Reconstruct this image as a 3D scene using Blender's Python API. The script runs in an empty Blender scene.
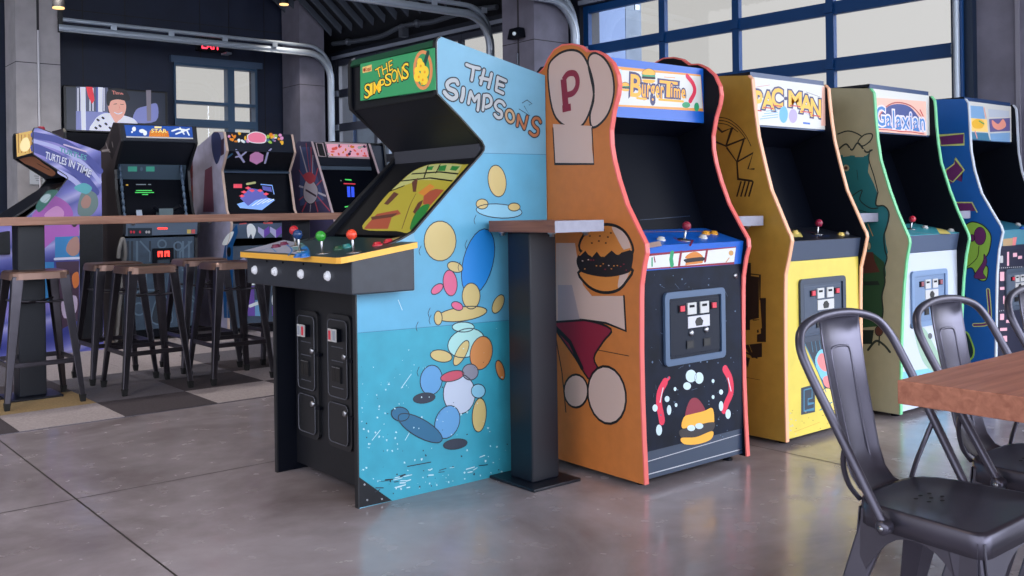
import bpy, bmesh, math, random
from mathutils import Vector as V, Matrix
random.seed(7)
C = bpy.context.scene.collection
# ------------------------------------------------------------------ camera model
F, CX, CY, CH = 970.0, 512.0, 209.0, 1.1
A0, ROLL = math.radians(50.5), math.radians(.8)
FW, RT = V((math.cos(A0), math.sin(A0), 0)), V((math.sin(A0), -math.cos(A0), 0))
EYE = V((0, 0, CH))
def ray(px, py):
    u, v = (px-CX)/F, (py-CY)/F
    X = u*math.cos(ROLL) - v*math.sin(ROLL); D = u*math.sin(ROLL) + v*math.cos(ROLL)
    return FW + RT*X - V((0, 0, D))
def at(px, py, ax, val):
    r = ray(px, py)
    return EYE + r*((val-EYE[ax])/r[ax])
# ------------------------------------------------------------------ materials
def lin(c):
    c = c/255.0
    return c/12.92 if c <= .04045 else ((c+.055)/1.055)**2.4
MATS = {}
def mat(key, rgb=None, rough=.5, metal=0, emit=0, spec=.5, noise=0, nscale=8.0, bump=0, bscale=60.0, coat=0):
    if key in MATS: return MATS[key]
    m = bpy.data.materials.new(key); m.use_nodes = True
    nt = m.node_tree; b = nt.nodes['Principled BSDF']
    col = tuple(lin(c) for c in rgb)+(1,)
    b.inputs['Base Color'].default_value = col
    b.inputs['Roughness'].default_value = rough
    b.inputs['Metallic'].default_value = metal
    b.inputs['Specular IOR Level'].default_value = spec
    b.inputs['Coat Weight'].default_value = coat
    if emit:
        b.inputs['Emission Color'].default_value = col; b.inputs['Emission Strength'].default_value = emit
    if noise or bump:
        tc = nt.nodes.new('ShaderNodeTexCoord')
    if noise:
        n = nt.nodes.new('ShaderNodeTexNoise'); n.inputs['Scale'].default_value = nscale; n.inputs['Detail'].default_value = 6
        r = nt.nodes.new('ShaderNodeValToRGB'); r.color_ramp.elements[0].position = .3; r.color_ramp.elements[1].position = .7
        r.color_ramp.elements[0].color = tuple(x*(1-noise) for x in col[:3])+(1,)
        r.color_ramp.elements[1].color = tuple(min(1, x*(1+noise)) for x in col[:3])+(1,)
        nt.links.new(tc.outputs['Object'], n.inputs['Vector']); nt.links.new(n.outputs['Fac'], r.inputs['Fac'])
        nt.links.new(r.outputs['Color'], b.inputs['Base Color'])
    if bump:
        n2 = nt.nodes.new('ShaderNodeTexNoise'); n2.inputs['Scale'].default_value = bscale; n2.inputs['Detail'].default_value = 5
        bp = nt.nodes.new('ShaderNodeBump'); bp.inputs['Strength'].default_value = bump; bp.inputs['Distance'].default_value = .004
        nt.links.new(tc.outputs['Object'], n2.inputs['Vector']); nt.links.new(n2.outputs['Fac'], bp.inputs['Height'])
        nt.links.new(bp.outputs['Normal'], b.inputs['Normal'])
    MATS[key] = m
    return m
def wood(key, c1, c2, axis='X', scale=1.0, rough=.45):
    if key in MATS: return MATS[key]
    m = mat(key, c1, rough); nt = m.node_tree; b = nt.nodes['Principled BSDF']
    tc = nt.nodes.new('ShaderNodeTexCoord'); mp = nt.nodes.new('ShaderNodeMapping')
    s = [22*scale, 22*scale, 22*scale]; s['XYZ'.index(axis)] = 1.6*scale
    mp.inputs['Scale'].default_value = s
    n = nt.nodes.new('ShaderNodeTexNoise'); n.inputs['Scale'].default_value = 1.6; n.inputs['Detail'].default_value = 8; n.inputs['Distortion'].default_value = .6
    r = nt.nodes.new('ShaderNodeValToRGB')
    r.color_ramp.elements[0].position = .32; r.color_ramp.elements[1].position = .68
    r.color_ramp.elements[0].color = tuple(lin(c) for c in c2)+(1,); r.color_ramp.elements[1].color = tuple(lin(c) for c in c1)+(1,)
    nt.links.new(tc.outputs['Object'], mp.inputs['Vector']); nt.links.new(mp.outputs['Vector'], n.inputs['Vector'])
    nt.links.new(n.outputs['Fac'], r.inputs['Fac']); nt.links.new(r.outputs['Color'], b.inputs['Base Color'])
    return m
# ------------------------------------------------------------------ mesh builder
def crom(pts, closed=False, n=5):
    P = [V(p) for p in pts]; out = []; L = len(P)
    rng = range(L) if closed else range(L-1)
    for i in rng:
        p0 = P[(i-1) % L] if (closed or i > 0) else P[i]
        p1, p2 = P[i], P[(i+1) % L]
        p3 = P[(i+2) % L] if (closed or i+2 < L) else p2
        for k in range(n):
            t = k/n
            out.append(.5*((2*p1)+(p2-p0)*t+(2*p0-5*p1+4*p2-p3)*t*t+(3*p1-p0-3*p2+p3)*t**3))
    if not closed: out.append(P[-1])
    return out
def ell(cx, cy, rx, ry, rot=0, n=20):
    c, s = math.cos(math.radians(rot)), math.sin(math.radians(rot))
    return [(cx+rx*math.cos(a)*c-ry*math.sin(a)*s, cy+rx*math.cos(a)*s+ry*math.sin(a)*c) for a in [2*math.pi*i/n for i in range(n)]]
def blob(pts, n=4): return [tuple(p) for p in crom([(a, b, 0) for a, b in pts], True, n)]
def curve(pts, n=5): return [tuple(p) for p in crom([(a, b, 0) for a, b in pts], False, n)]
TEXTS = {}
SPACING = 1.0
def text_mesh(s, bold):
    k = (s, bold, SPACING)
    if k in TEXTS: return TEXTS[k]
    cu = bpy.data.curves.new('lettering', 'FONT'); cu.body = s; cu.offset = bold; cu.space_character = SPACING; cu.resolution_u = 3
    ob = bpy.data.objects.new('lettering', cu); C.objects.link(ob)
    dg = bpy.context.evaluated_depsgraph_get(); dg.update()
    me = bpy.data.meshes.new_from_object(ob.evaluated_get(dg))
    vs = [(v.co.x, v.co.y) for v in me.vertices]; fs = [tuple(p.vertices) for p in me.polygons]
    bpy.data.objects.remove(ob); bpy.data.curves.remove(cu); bpy.data.meshes.remove(me)
    TEXTS[k] = (vs, fs)
    return TEXTS[k]
class MB:
    def __init__(s): s.v = []; s.f = []; s.m = []; s.sm = []; s.mats = []
    def mi(s, m):
        if m not in s.mats: s.mats.append(m)
        return s.mats.index(m)
    def add(s, vs, fs, m, smooth=False):
        o = len(s.v); s.v += [tuple(v) for v in vs]; i = s.mi(m)
        for f in fs: s.f.append(tuple(o+k for k in f)); s.m.append(i); s.sm.append(smooth)
    def poly(s, pts, m): s.add(pts, [tuple(range(len(pts)))], m)
    def box(s, a, b, m):
        x0, y0, z0 = a; x1, y1, z1 = b
        if x0 > x1: x0, x1 = x1, x0
        if y0 > y1: y0, y1 = y1, y0
        if z0 > z1: z0, z1 = z1, z0
        s.add([(x0,y0,z0),(x1,y0,z0),(x1,y1,z0),(x0,y1,z0),(x0,y0,z1),(x1,y0,z1),(x1,y1,z1),(x0,y1,z1)],
              [(0,3,2,1),(4,5,6,7),(0,1,5,4),(1,2,6,5),(2,3,7,6),(3,0,4,7)], m)
    def prism(s, base, off, m, mcap=None, smooth=False, mbase=None):
        n = len(base); base = [V(p) for p in base]; top = [p+V(off) for p in base]
        s.add(base+top, [(i, (i+1) % n, n+(i+1) % n, n+i) for i in range(n)], m, smooth)
        s.poly(base[::-1], mbase or mcap or m); s.poly(top, mcap or m)
    def hexa(s, p, m): # 8 corners: 4 bottom ring, 4 top ring
        s.add(p, [(0,3,2,1),(4,5,6,7),(0,1,5,4),(1,2,6,5),(2,3,7,6),(3,0,4,7)], m)
    def tube(s, path, r, m, seg=8, closed=False, flat=1.0, cap=True, ph=0):
        P = [V(p) for p in path]; n = len(P); rings = []
        rr = r if isinstance(r, (list, tuple)) else [r]*n
        t0 = (P[1]-P[0]).normalized(); up = V((0,0,1)) if abs(t0.z) < .9 else V((1,0,0))
        nn = (up - t0*up.dot(t0)).normalized()
        for i in range(n):
            a = P[(i+1) % n] if (closed or i+1 < n) else P[i]; b = P[i-1] if (closed or i > 0) else P[i]
            t = (a-b).normalized(); nn = (nn - t*nn.dot(t)).normalized(); bb = t.cross(nn)
            rings.append([P[i]+nn*rr[i]*math.cos(2*math.pi*k/seg+ph)+bb*rr[i]*flat*math.sin(2*math.pi*k/seg+ph) for k in range(seg)])
        vs = [v for q in rings for v in q]; fs = []
        for i in range(n if closed else n-1):
            j = (i+1) % n
            for k in range(seg): fs.append((i*seg+k, i*seg+(k+1) % seg, j*seg+(k+1) % seg, j*seg+k))
        s.add(vs, fs, m, True)
        if cap and not closed: s.poly(rings[0][::-1], m); s.poly(rings[-1], m)
    def lathe(s, o, ax, prof, m, seg=14):
        o = V(o); ax = V(ax).normalized(); u = ax.orthogonal().normalized(); w = ax.cross(u); vs = []; fs = []
        for r, h in prof:
            for k in range(seg):
                a = 2*math.pi*k/seg; vs.append(o+ax*h+(u*math.cos(a)+w*math.sin(a))*max(r, 1e-5))
        for i in range(len(prof)-1):
            for k in range(seg): fs.append((i*seg+k, i*seg+(k+1) % seg, (i+1)*seg+(k+1) % seg, (i+1)*seg+k))
        s.add(vs, fs, m, True)
    def ball(s, c, r, m, ax=(0,0,1)):
        s.lathe(c, ax, [(r*math.sin(math.pi*i/8), -r*math.cos(math.pi*i/8)) for i in range(9)], m, 12)
def bevel(o, w=.004, seg=2):
    b = o.modifiers.new('edge', 'BEVEL'); b.width = w; b.segments = seg; b.limit_method = 'ANGLE'; b.angle_limit = math.radians(50)
    return o
def setp(o, label=None, cat=None, group=None, kind=None):
    if label: o['label'] = label
    if cat: o['category'] = cat
    if group: o['group'] = group
    if kind: o['kind'] = kind
    return o
class Thing:
    def __init__(s, name, label, cat, loc=(0,0,0), yaw=0, group=None, kind=None):
        s.o = bpy.data.objects.new(name, None); C.objects.link(s.o); s.o.empty_display_size = .1
        s.o.location = loc; s.o.rotation_euler = (0, 0, yaw); setp(s.o, label, cat, group, kind)
        s.M = Matrix.Translation(V(loc)) @ Matrix.Rotation(yaw, 4, 'Z'); s.I = s.M.inverted(); s.R = s.I.to_3x3(); s.e = s.I @ EYE
    def ray(s, px, py): return s.R @ ray(px, py)
    def hit(s, px, py, P, N):
        r = s.ray(px, py); N = V(N)
        return s.e + r*((V(P)-s.e).dot(N)/r.dot(N))
    def part(s, name, mb, parent=None, label=None, bev=0, kind=None):
        o = link(name, mb); o.parent = parent or s.o; setp(o, label, kind=kind)
        if bev: bevel(o, bev)
        return o
def link(name, mb):
    me = bpy.data.meshes.new(name); me.from_pydata(mb.v, [], mb.f)
    for m in mb.mats: me.materials.append(m)
    me.polygons.foreach_set('material_index', mb.m); me.polygons.foreach_set('use_smooth', mb.sm); me.update()
    b = bmesh.new(); b.from_mesh(me); bmesh.ops.recalc_face_normals(b, faces=b.faces[:]); b.to_mesh(me); b.free()
    o = bpy.data.objects.new(name, me); C.objects.link(o)
    return o
def single(name, mb, label=None, cat=None, group=None, kind=None, bev=0):
    c = [sum(v[i] for v in mb.v)/len(mb.v) for i in (0, 1)]; z = min(v[2] for v in mb.v); c = (c[0], c[1], z)
    mb.v = [(v[0]-c[0], v[1]-c[1], v[2]-c[2]) for v in mb.v]
    o = link(name, mb); o.location = c; setp(o, label, cat, group, kind)
    if bev: bevel(o, bev)
    return o
def copy_thing(root, loc, label, group=None):
    r = root.copy(); C.objects.link(r); r.location = loc; r['label'] = label
    if group: r['group'] = group
    for ch in list(root.children):
        c = ch.copy(); C.objects.link(c); c.parent = r
        for g in list(ch.children):
            d = g.copy(); C.objects.link(d); d.parent = c
    return r
# ------------------------------------------------------------------ artwork on a flat surface (pixels of the photograph -> the panel's own plane)
class Art:
    STEP = .0002; K = 0
    def __init__(s, T, mb, P, N, base=1):
        s.T, s.mb, s.P, s.N, s.base = T, mb, V(P), V(N).normalized(), base
        up = V((0,0,1)); s.u = up.cross(s.N).normalized(); s.w = s.N.cross(s.u).normalized()
    def p(s, px, py): return s.T.hit(px, py, s.P, s.N)
    def tick(s): s.K = (s.K+1) % 24; return s.K*.035
    def off(s, q, lay): return q + s.N*(s.STEP*(lay+s.base))
    def poly(s, pts, m, lay=0): lay += s.tick(); s.mb.poly([s.off(s.p(*q), lay) for q in pts], m)
    def blob(s, pts, m, lay=0, ol=None, ow=.006, n=4, smooth=True):
        q = blob(pts, n) if smooth else [tuple(a[:2]) for a in pts]
        s.poly([a[:2] for a in q], m, lay)
        if ol: s.line([a[:2] for a in q], ow, ol, lay+.5, True)
    def line3(s, q, w, m, lay=0, closed=False, caps=True):
        q2 = [(a.dot(s.u), a.dot(s.w)) for a in q]; d = s.N.dot(s.P); lay += s.tick()
        def back(x, y): return s.u*x + s.w*y + s.N*(d + s.STEP*(lay+s.base))
        n = len(q2); L = []; R = []
        for i in range(n):
            a = q2[i-1] if (closed or i > 0) else q2[i]; b = q2[(i+1) % n] if (closed or i+1 < n) else q2[i]
            tx, ty = b[0]-a[0], b[1]-a[1]; l = math.hypot(tx, ty) or 1; tx /= l; ty /= l
            k = 1.0
            if (closed or 0 < i < n-1):
                sx, sy = q2[i][0]-a[0], q2[i][1]-a[1]; sl = math.hypot(sx, sy) or 1
                k = 1/max(.5, abs((sx*tx+sy*ty)/sl))
            L.append(back(q2[i][0]-ty*w/2*k, q2[i][1]+tx*w/2*k)); R.append(back(q2[i][0]+ty*w/2*k, q2[i][1]-tx*w/2*k))
        vs = L+R; fs = [(i, (i+1) % n, n+(i+1) % n, n+i) for i in range(n if closed else n-1)]
        s.mb.add(vs, fs, m)
        if caps and not closed:
            for e in (q2[0], q2[-1]):
                lay += .012; s.mb.poly([back(e[0]+w/2*math.cos(a), e[1]+w/2*math.sin(a)) for a in [math.pi*2*i/10 for i in range(10)]], m)
    def line(s, pts, w, m, lay=0, closed=False, smooth=False, caps=True):
        if smooth: pts = [a[:2] for a in curve(pts)]
        s.line3([s.p(*a) for a in pts], w, m, lay, closed, caps)
    def text(s, t, quad, m, lay=0, bold=0, ol=None, ow=.03, stretch=True):
        Q = [s.p(*a) for a in quad] if len(quad[0]) == 2 else [V(a) for a in quad] # TL TR BR BL
        vs0, _ = text_mesh(t, 0)
        x0, x1 = min(v[0] for v in vs0), max(v[0] for v in vs0); y0, y1 = min(v[1] for v in vs0), max(v[1] for v in vs0)
        def put(vs, fs, mm, ly):
            o = []
            for x, y in vs:
                a, b = (x-x0)/(x1-x0), (y-y0)/(y1-y0)
                o.append(s.off((Q[3]*(1-a)+Q[2]*a)*(1-b) + (Q[0]*(1-a)+Q[1]*a)*b, ly))
            s.mb.add(o, fs, mm)
        if ol: put(*text_mesh(t, bold+ow), ol, lay)
        put(*text_mesh(t, bold), m, lay+.7 if ol else lay)
BLK = None
# ------------------------------------------------------------------ arcade cabinets: common construction
PI = math.pi
black = mat('black_laminate', (14,17,25), .45, spec=.35, noise=.25, nscale=30)
dark = mat('dark_panel', (8,12,23), .5, spec=.15)
navy = mat('navy_shadow_panel', (10,16,32), .4, spec=.3)
glass_d = mat('screen_glass_dark', (6,10,21), .45, spec=.1)
steel = mat('steel', (170,172,178), .3, 1)
inkb = mat('ink_black', (20,18,20), .5)
white = mat('print_white', (194,194,194), .45)
red = mat('red_plastic', (190,30,45), .3)
redlit = mat('red_button_lit', (200,50,68), .4, emit=.12)
class Cab(Thing):
    def __init__(s, label, loc, W, yaw=0, t=.02, group=None, cat='arcade cabinet', name='arcade_cabinet'):
        super().__init__(name, label, cat, loc, yaw, group); s.W, s.t = W, t
    def prof(s, px, right=False):
        x = s.W if right else 0
        return [(lambda q: (q.y, q.z))(s.hit(a, b, (x,0,0), (1,0,0))) for a, b in px]
    def sides(s, prof, m, edge, nfront, artl=None, artr=None, lab=None, mr=None):
        for k, (xa, xb) in enumerate(((0, s.t), (s.W-s.t, s.W))):
            mb = MB(); mm = m if k == 0 else (mr or m)
            mb.prism([(xa, y, z) for y, z in prof], (xb-xa, 0, 0), mm, mm if k else dark, mbase=dark if k else mm)
            if k == 0 and artl: artl(Art(s, mb, (0,0,0), (-1,0,0)))
            if k == 1 and artr: artr(Art(s, mb, (s.W,0,0), (1,0,0)))
            sp = s.part('side_panel', mb)
            if edge:
                eb = MB(); q = prof[:nfront]; o = []
                for i in range(len(q)):
                    a = q[max(0, i-1)]; b = q[min(len(q)-1, i+1)]; l = math.hypot(b[0]-a[0], b[1]-a[1]) or 1
                    ny, nz = -(b[1]-a[1])/l, (b[0]-a[0])/l
                    o.append(((q[i][0]+ny*.003, q[i][1]+nz*.003), (q[i][0]-ny*.0035, q[i][1]-nz*.0035)))
                xs = (xa-.0012, xb+.0012); vs = []; fs = []
                for (a, b) in o: vs += [(xs[0], *b), (xs[0], *a), (xs[1], *a), (xs[1], *b)]
                for i in range(len(o)-1):
                    for j in range(3): fs.append((i*4+j, i*4+j+1, i*4+j+5, i*4+j+4))
                fs += [(0,3,2,1), tuple(4*(len(o)-1)+j for j in range(4))]
                eb.add(vs, fs, edge)
                s.part('edge_molding', eb, sp)
    def facet(s, name, a, b, m, art=None, x0=None, x1=None, th=.014, parent=None, bev=0, label=None):
        x0 = s.t if x0 is None else x0; x1 = s.W-s.t if x1 is None else x1
        d = math.hypot(b[0]-a[0], b[1]-a[1]); n = (-(b[1]-a[1])/d, (b[0]-a[0])/d)
        mb = MB()
        mb.prism([(x0, *a), (x0, *b), (x0, b[0]-n[0]*th, b[1]-n[1]*th), (x0, a[0]-n[0]*th, a[1]-n[1]*th)], (x1-x0, 0, 0), m)
        if art: art(Art(s, mb, (0, *a), (0, n[0], n[1])))
        return s.part(name, mb, parent, label, bev)
    def back(s, y, z1, m=None, depth=.012, ztop=None):
        mb = MB(); mb.box((s.t, y-depth, .03), (s.W-s.t, y, z1), m or black); s.part('back_panel', mb)
    def feet(s, y1, h=.022):
        for x in (.06, s.W-.06):
            for y in (.07, y1):
                mb = MB(); mb.lathe((x, y, 0), (0,0,1), [(.0,0),(.022,0),(.02,h*.5),(.012,h*.6),(.012,h+.02),(0,h+.02)], dark, 10); s.part('foot', mb)
def ongrid(T, P, N, px, py): return T.hit(px, py, P, N)
def joystick(T, parent, base, n, ballm, h=.07, r=.019):
    mb = MB(); b = V(base); n = V(n).normalized()
    mb.lathe(b, n, [(0,0),(.028,.0),(.028,.002),(.012,.004),(.005,.006),(.005,h-.012)], steel)
    mb.ball(b+n*h, r, ballm, n)
    T.part('joystick', mb, parent)
def button(T, parent, base, n, m, r=.014, name='push_button'):
    mb = MB(); b = V(base); n = V(n).normalized()
    mb.lathe(b, n, [(r*1.35,0),(r*1.35,.005),(r*1.05,.007),(r,.007),(r*.97,.013),(0,.0145)], m, 12)
    T.part(name, mb, parent)
def coin_door(T, x0, x1, z0, z1, y, fm, pm, lit=redlit, card=None, round_=.02, fw=.026):
    mb = MB()
    def rr(a0, a1, c0, c1, r, yy):
        pts = []
        for cx, cz, s0 in ((a1-r, c1-r, 0), (a0+r, c1-r, 90), (a0+r, c0+r, 180), (a1-r, c0+r, 270)):
            for k in range(4): a = math.radians(s0+30*k); pts.append((cx+r*math.cos(a), yy, cz+r*math.sin(a)))
        return pts
    A, B = rr(x0, x1, z0, z1, round_, y-.012), rr(x0+fw, x1-fw, z0+fw, z1-fw, .006, y-.012)
    A2, B2 = rr(x0, x1, z0, z1, round_, y+.001), rr(x0+fw, x1-fw, z0+fw, z1-fw, .006, y-.004)
    n = len(A)
    mb.add(A+B+A2+B2, [(i, (i+1) % n, n+(i+1) % n, n+i) for i in range(n)]+[(i, 2*n+i, 2*n+(i+1) % n, (i+1) % n) for i in range(n)]
           + [(n+i, n+(i+1) % n, 3*n+(i+1) % n, 3*n+i) for i in range(n)], fm)
    mb.poly(B2, pm)
    d = T.part('coin_door', mb)
    w, h = x1-x0, z1-z0; X = lambda a: x0+w*a; Z = lambda b: z1-h*b
    mb = MB(); mb.box((x0+fw+.008, y-.0075, z0+fw+.01), (x1-fw-.008, y-.003, z1-fw-.012), pm); T.part('door_leaf', mb, d, bev=.003)
    yy = y-.0075
    for a in (.27, .80):
        mb = MB(); mb.box((X(a)-.021, yy-.004, Z(.29)), (X(a)+.021, yy, Z(.19)), dark); mb.box((X(a)-.013, yy-.009, Z(.275)), (X(a)+.013, yy-.003, Z(.20)), lit); T.part('reject_button', mb, d)
    for a in (.43, .64):
        mb = MB(); mb.box((X(a)-.027, yy-.006, Z(.33)), (X(a)+.027, yy, Z(.17)), white); mb.box((X(a)-.017, yy-.0068, Z(.235)), (X(a)+.014, yy-.006, Z(.20)), dark); T.part('coin_slot_plate', mb, d)
    mb = MB(); mb.box((X(.37), yy-.003, Z(.52)), (X(.73), yy, Z(.36)), card or white)
    mb.poly([(X(.5), yy-.0037, Z(.5)), (X(.6), yy-.0037, Z(.5)), (X(.62), yy-.0037, Z(.44)), (X(.57), yy-.0037, Z(.38)), (X(.51), yy-.0037, Z(.39)), (X(.48), yy-.0037, Z(.44))], inkb)
    T.part('price_card', mb, d)
    for a, b in ((.42, .59), (.67, .57)):
        mb = MB(); mb.lathe((X(a), yy, Z(b)), (0,-1,0), [(.013,0),(.013,.006),(.008,.010),(0,.011)], steel, 10); T.part('door_lock', mb, d)
    for a in (.40, .68):
        mb = MB(); mb.box((X(a)-.022, yy-.004, Z(.80)), (X(a)+.022, yy-.001, Z(.69)), steel if 0 else black); mb.box((X(a)-.016, yy-.0046, Z(.785)), (X(a)+.016, yy-.004, Z(.705)), inkb); T.part('coin_return', mb, d)
    return d
# ------------------------------------------------------------------ cabinet with brown chef-hat shaped sides
def cab_burger():
    brown = mat('burnt_orange_vinyl', (190,112,52), .5, noise=.06, nscale=20); cream = mat('cream_print', (200,172,162), .5)
    maroon = mat('maroon_print', (132,28,52), .5); bun = mat('bun_print', (205,128,58), .5); patty = mat('patty_print', (30,22,26), .5)
    pink = mat('pink_molding', (224,104,98), .4); blue = mat('cobalt_blue', (18,92,190), .35); grime = mat('scuffed_black', (13,21,38), .5, spec=.15, noise=.5, nscale=9)
    yel = mat('marquee_yellow', (236,166,36), .4, emit=.06); ml = mat('marquee_white', (206,206,202), .4, emit=.08); grn = mat('print_green', (40,150,100), .4)
    T = Cab('brown-sided arcade cabinet with salmon pink edging, rounded tops and a hamburger marquee', (2.785, 2.592, 0), .66)
    pf = [(644.7,485),(642.5,440),(641,400),(640,350),(640,300),(640.3,285),(643,265),(645.7,253),(645,244),(637,228),(626,205),(618,180),(613,160),(610.5,145),(610,130),(613,110),(617,95),(618.3,85),(617,75),(612,63),(604,55),(596,51),(587,51.5),(580,46),(572,44),(562,45),(554,50),(548,59),(544,68),(533,79)]
    P = T.prof(pf); P[0] = (P[0][0], .02)
    nf = len(P); P += [(.76, P[-1][1]-.06), (.76, .03)]
    def art(a):
        a.blob([(548,70),(556,56),(570,50),(582,54),(590,70),(594,92),(588,116),(578,128),(562,124),(552,108)], cream, 0, inkb, .010)
        a.blob([(588,62),(594,53),(604,58),(612,72),(614,92),(609,112),(600,124),(592,127),(590,115),(594,95)], cream, 0, inkb, .010)
        a.poly([(553,124),(592,126),(592,148),(594,164),(555,164)], cream, 1)
        a.line([(553,128),(555,164),(594,164),(592,128)], .007, inkb, 2)
        a.line([(566,108),(563.5,79)], .036, maroon, 2, caps=False); a.line([(563.5,80),(568,74),(574.5,73.5),(577.5,79),(577,87),(573,93),(567,95)], .026, maroon, 2.3, smooth=True, caps=False)
        a.line([(562.5,109),(571,107)], .03, maroon, 2.2, caps=False)
        # hamburger
        a.blob([(580,250),(586,232),(600,225),(616,226),(628,236),(632,254),(606,262)], bun, 1, inkb, .012)
        a.blob([(612,227),(622,231),(629,241),(631,254),(624,250),(617,238)], cream, 2)
        for q in [(590,236),(595,231),(600,236),(604,230),(608,237),(599,241),(592,243),(611,233),(606,243)]: a.poly(ell(*q, 1.1, .8, 0, 8), inkb, 2)
        a.blob([(581,270),(586,284),(600,292),(616,291),(626,282),(630,268)], bun, 0, inkb, .012)
        a.blob([(618,288),(626,280),(629,270),(621,272)], cream, 1)
        a.blob([(577,258),(584,250),(590,256),(596,251),(602,257),(610,250),(618,255),(626,249),(633,253),(632,266),(628,273),(606,277),(584,273),(578,267)], patty, 3)
        a.line([(580,255),(586,249),(592,256),(598,249),(604,256),(612,249),(620,252),(630,249)], .008, bun, 3.6)
        for i in range(16): a.poly(ell(583+2.9*i+random.uniform(-1,1), random.uniform(259,271), .9, .7, 0, 6), random.choice([bun, maroon, cream]), 4)
        # cream and maroon paint fields
        a.poly([(556,243),(575,243),(578,262),(583,285),(592,296),(624,296),(626,330),(606,322),(584,320),(556,322)], cream, 0)
        a.line([(624,296),(626,331),(606,323),(584,320),(556,322)], .009, inkb, 2)
        a.poly([(558,285),(572,285),(580,320),(558,322)], mat('grey_print', (168,152,158), .5), 1)
        a.blob([(556,322),(584,320),(611,329),(603,342),(594,358),(600,372),(596,379),(588,378),(574,356),(556,330)], maroon, 0, inkb, .009)
        a.line([(556,328),(570,342),(582,368)], .02, inkb, 2)
        a.blob(ell(576,391,12,16.5), cream, 1, inkb, .009, 1); a.blob(ell(607,395,19,29,-8), cream, 2, inkb, .010, 1)
        a.line([(556,338),(562,372),(566,412)], .006, inkb, 1)
        a.line([(598,350),(629,356)], .003, inkb, 1)
    T.sides(P, brown, pink, nf, art)
    T.facet('kick_plate', (.02,.03), (.02,.14), mat('kick_blue_black', (26,46,72), .4), lambda a: (a.line([(646,462),(741,434)], .003, steel), a.line([(646,475),(742,449)], .004, steel)))
    def front(a):
        r2 = mat('crimson_print', (214,36,72), .5); y2 = mat('bun_yellow_print', (240,172,56), .5); w2 = mat('pale_blue_print', (196,216,226), .5)
        a.line([(665,382),(660,392),(659,404),(661,415),(662,421)], .034, r2, 0, smooth=True); a.line([(667,380),(669,378)], .014, r2, 0)
        a.line([(663,388),(660,402)], .005, w2, 1)
        a.line([(725,369),(730,379),(731,392),(727,402),(724,410)], .034, r2, 0, smooth=True); a.line([(728,378),(731,391)], .005, w2, 1)
        for q in [(655,408,2.6,3.6),(669,410,2.2,5),(667,399,2.4,3),(659,430,3,5.5),(721,406,2.2,5),(728,414,2.6,4.8),(721,392,2,2.6)]: a.poly(ell(*q), w2, 1)
        for q in [(691,376,5.5,6.5),(699,378,4.5,6),(687,386,4,4)]: a.blob(ell(*q), w2, 1, inkb, .002, 1)
        a.blob([(690,400),(698,399),(706,412),(704,424),(690,426),(685,416)], maroon, 1)
        a.blob([(682,428),(684,417),(692,414),(704,411),(712,408),(714,418),(712,424),(696,428)], y2, 2)
        a.blob([(679,431),(690,427),(713,422),(713,430),(704,436),(684,439)], patty, 3); a.blob([(681,438),(696,437),(712,431),(711,439),(698,444),(684,444)], y2, 4)
        for q in [(691,428,4,3),(699,426,4,3)]: a.poly(ell(*q), w2, 5)
        for q in [(675,389,1.4,2),(676,405,1.4,2),(713,381,1.4,2),(713,397,1.4,2)]: a.poly(ell(*q), w2, 1)
        for i in range(70):
            x, y = random.uniform(650,738), random.uniform(275,440); w = random.uniform(.3,.9); a.poly(ell(x, y, w, w*random.uniform(.6,1.6), 0, 6), mat('scuff_blue', (70,92,120), .5))
        for i in range(24):
            x, y = random.uniform(652,730), random.uniform(280,440); a.line([(x,y),(x+random.uniform(-6,6),y+random.uniform(-6,6))], .0012, mat('scuff_blue', (70,92,120), .5), caps=False)
    T.facet('front_panel', (.014,.14), (.014,.85), grime, front)
    mb = MB(); mb.lathe((.60,.014,.80), (0,-1,0), [(.012,0),(.012,.004),(0,.005)], steel, 10); T.part('panel_lock', mb)
    coin_door(T, .136, .515, .462, .757, .014, mat('coin_frame_blue_grey', (72,94,124), .45), mat('coin_plate_black', (18,26,42), .45, spec=.2), card=mat('card_grey', (200,200,210), .5))
    def cpf(a):
        w3 = mat('panel_cream', (214,216,220), .4)
        a.poly([(648,255),(736,247),(734,263),(647,269)], w3, 0); a.line([(648,255),(736,247),(734,263),(647,269)], .005, maroon, .5, True)
        a.line([(672,253),(671,259),(672,265)], .022, grn, 1); a.line([(681,252),(679,265)], .014, maroon, 1); a.line([(707,250),(705,261)], .014, maroon, 1)
        a.blob([(685,258),(690,253),(697,252),(703,257),(696,259)], bun, 1); a.blob([(685,259),(703,257),(703,261),(690,264),(685,262)], patty, 1.5); a.line([(686,264),(702,262)], .010, bun, 2)
        a.poly(ell(731,253,2.4,2.6), mat('tan_print', (196,150,90), .5), 1); a.line([(729,258),(726,262)], .006, mat('tan_print'), 1); a.line([(652,258),(652,266)], .008, grn, 1); a.line([(654,257),(655,262)], .006, maroon, 1)
    T.facet('control_front', (.014,.85), (-.002,.948), blue, cpf)
    Pp, Np = (0,-.002,.948), (0,-.25,.97)
    cp = T.facet('control_panel', (-.002,.948), (.21,1.003), blue, lambda a: (a.line([(640,232),(735,231)], .006, bun, caps=False), a.line([(674,238),(684,242),(692,240),(690,246)], .008, maroon, 0, smooth=True), a.poly([(648,243),(660,241),(662,246),(648,248)], cream)))
    h = lambda x, y: T.hit(x, y, Pp, Np)
    joystick(T, cp, h(684,240), Np, maroon, .06)
    for q, m in (((661,240),white),((703,238),white),((706,234),mat('button_amber', (214,150,50), .35)),((714,234),mat('button_amber'))): button(T, cp, h(*q), Np, m)
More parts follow.
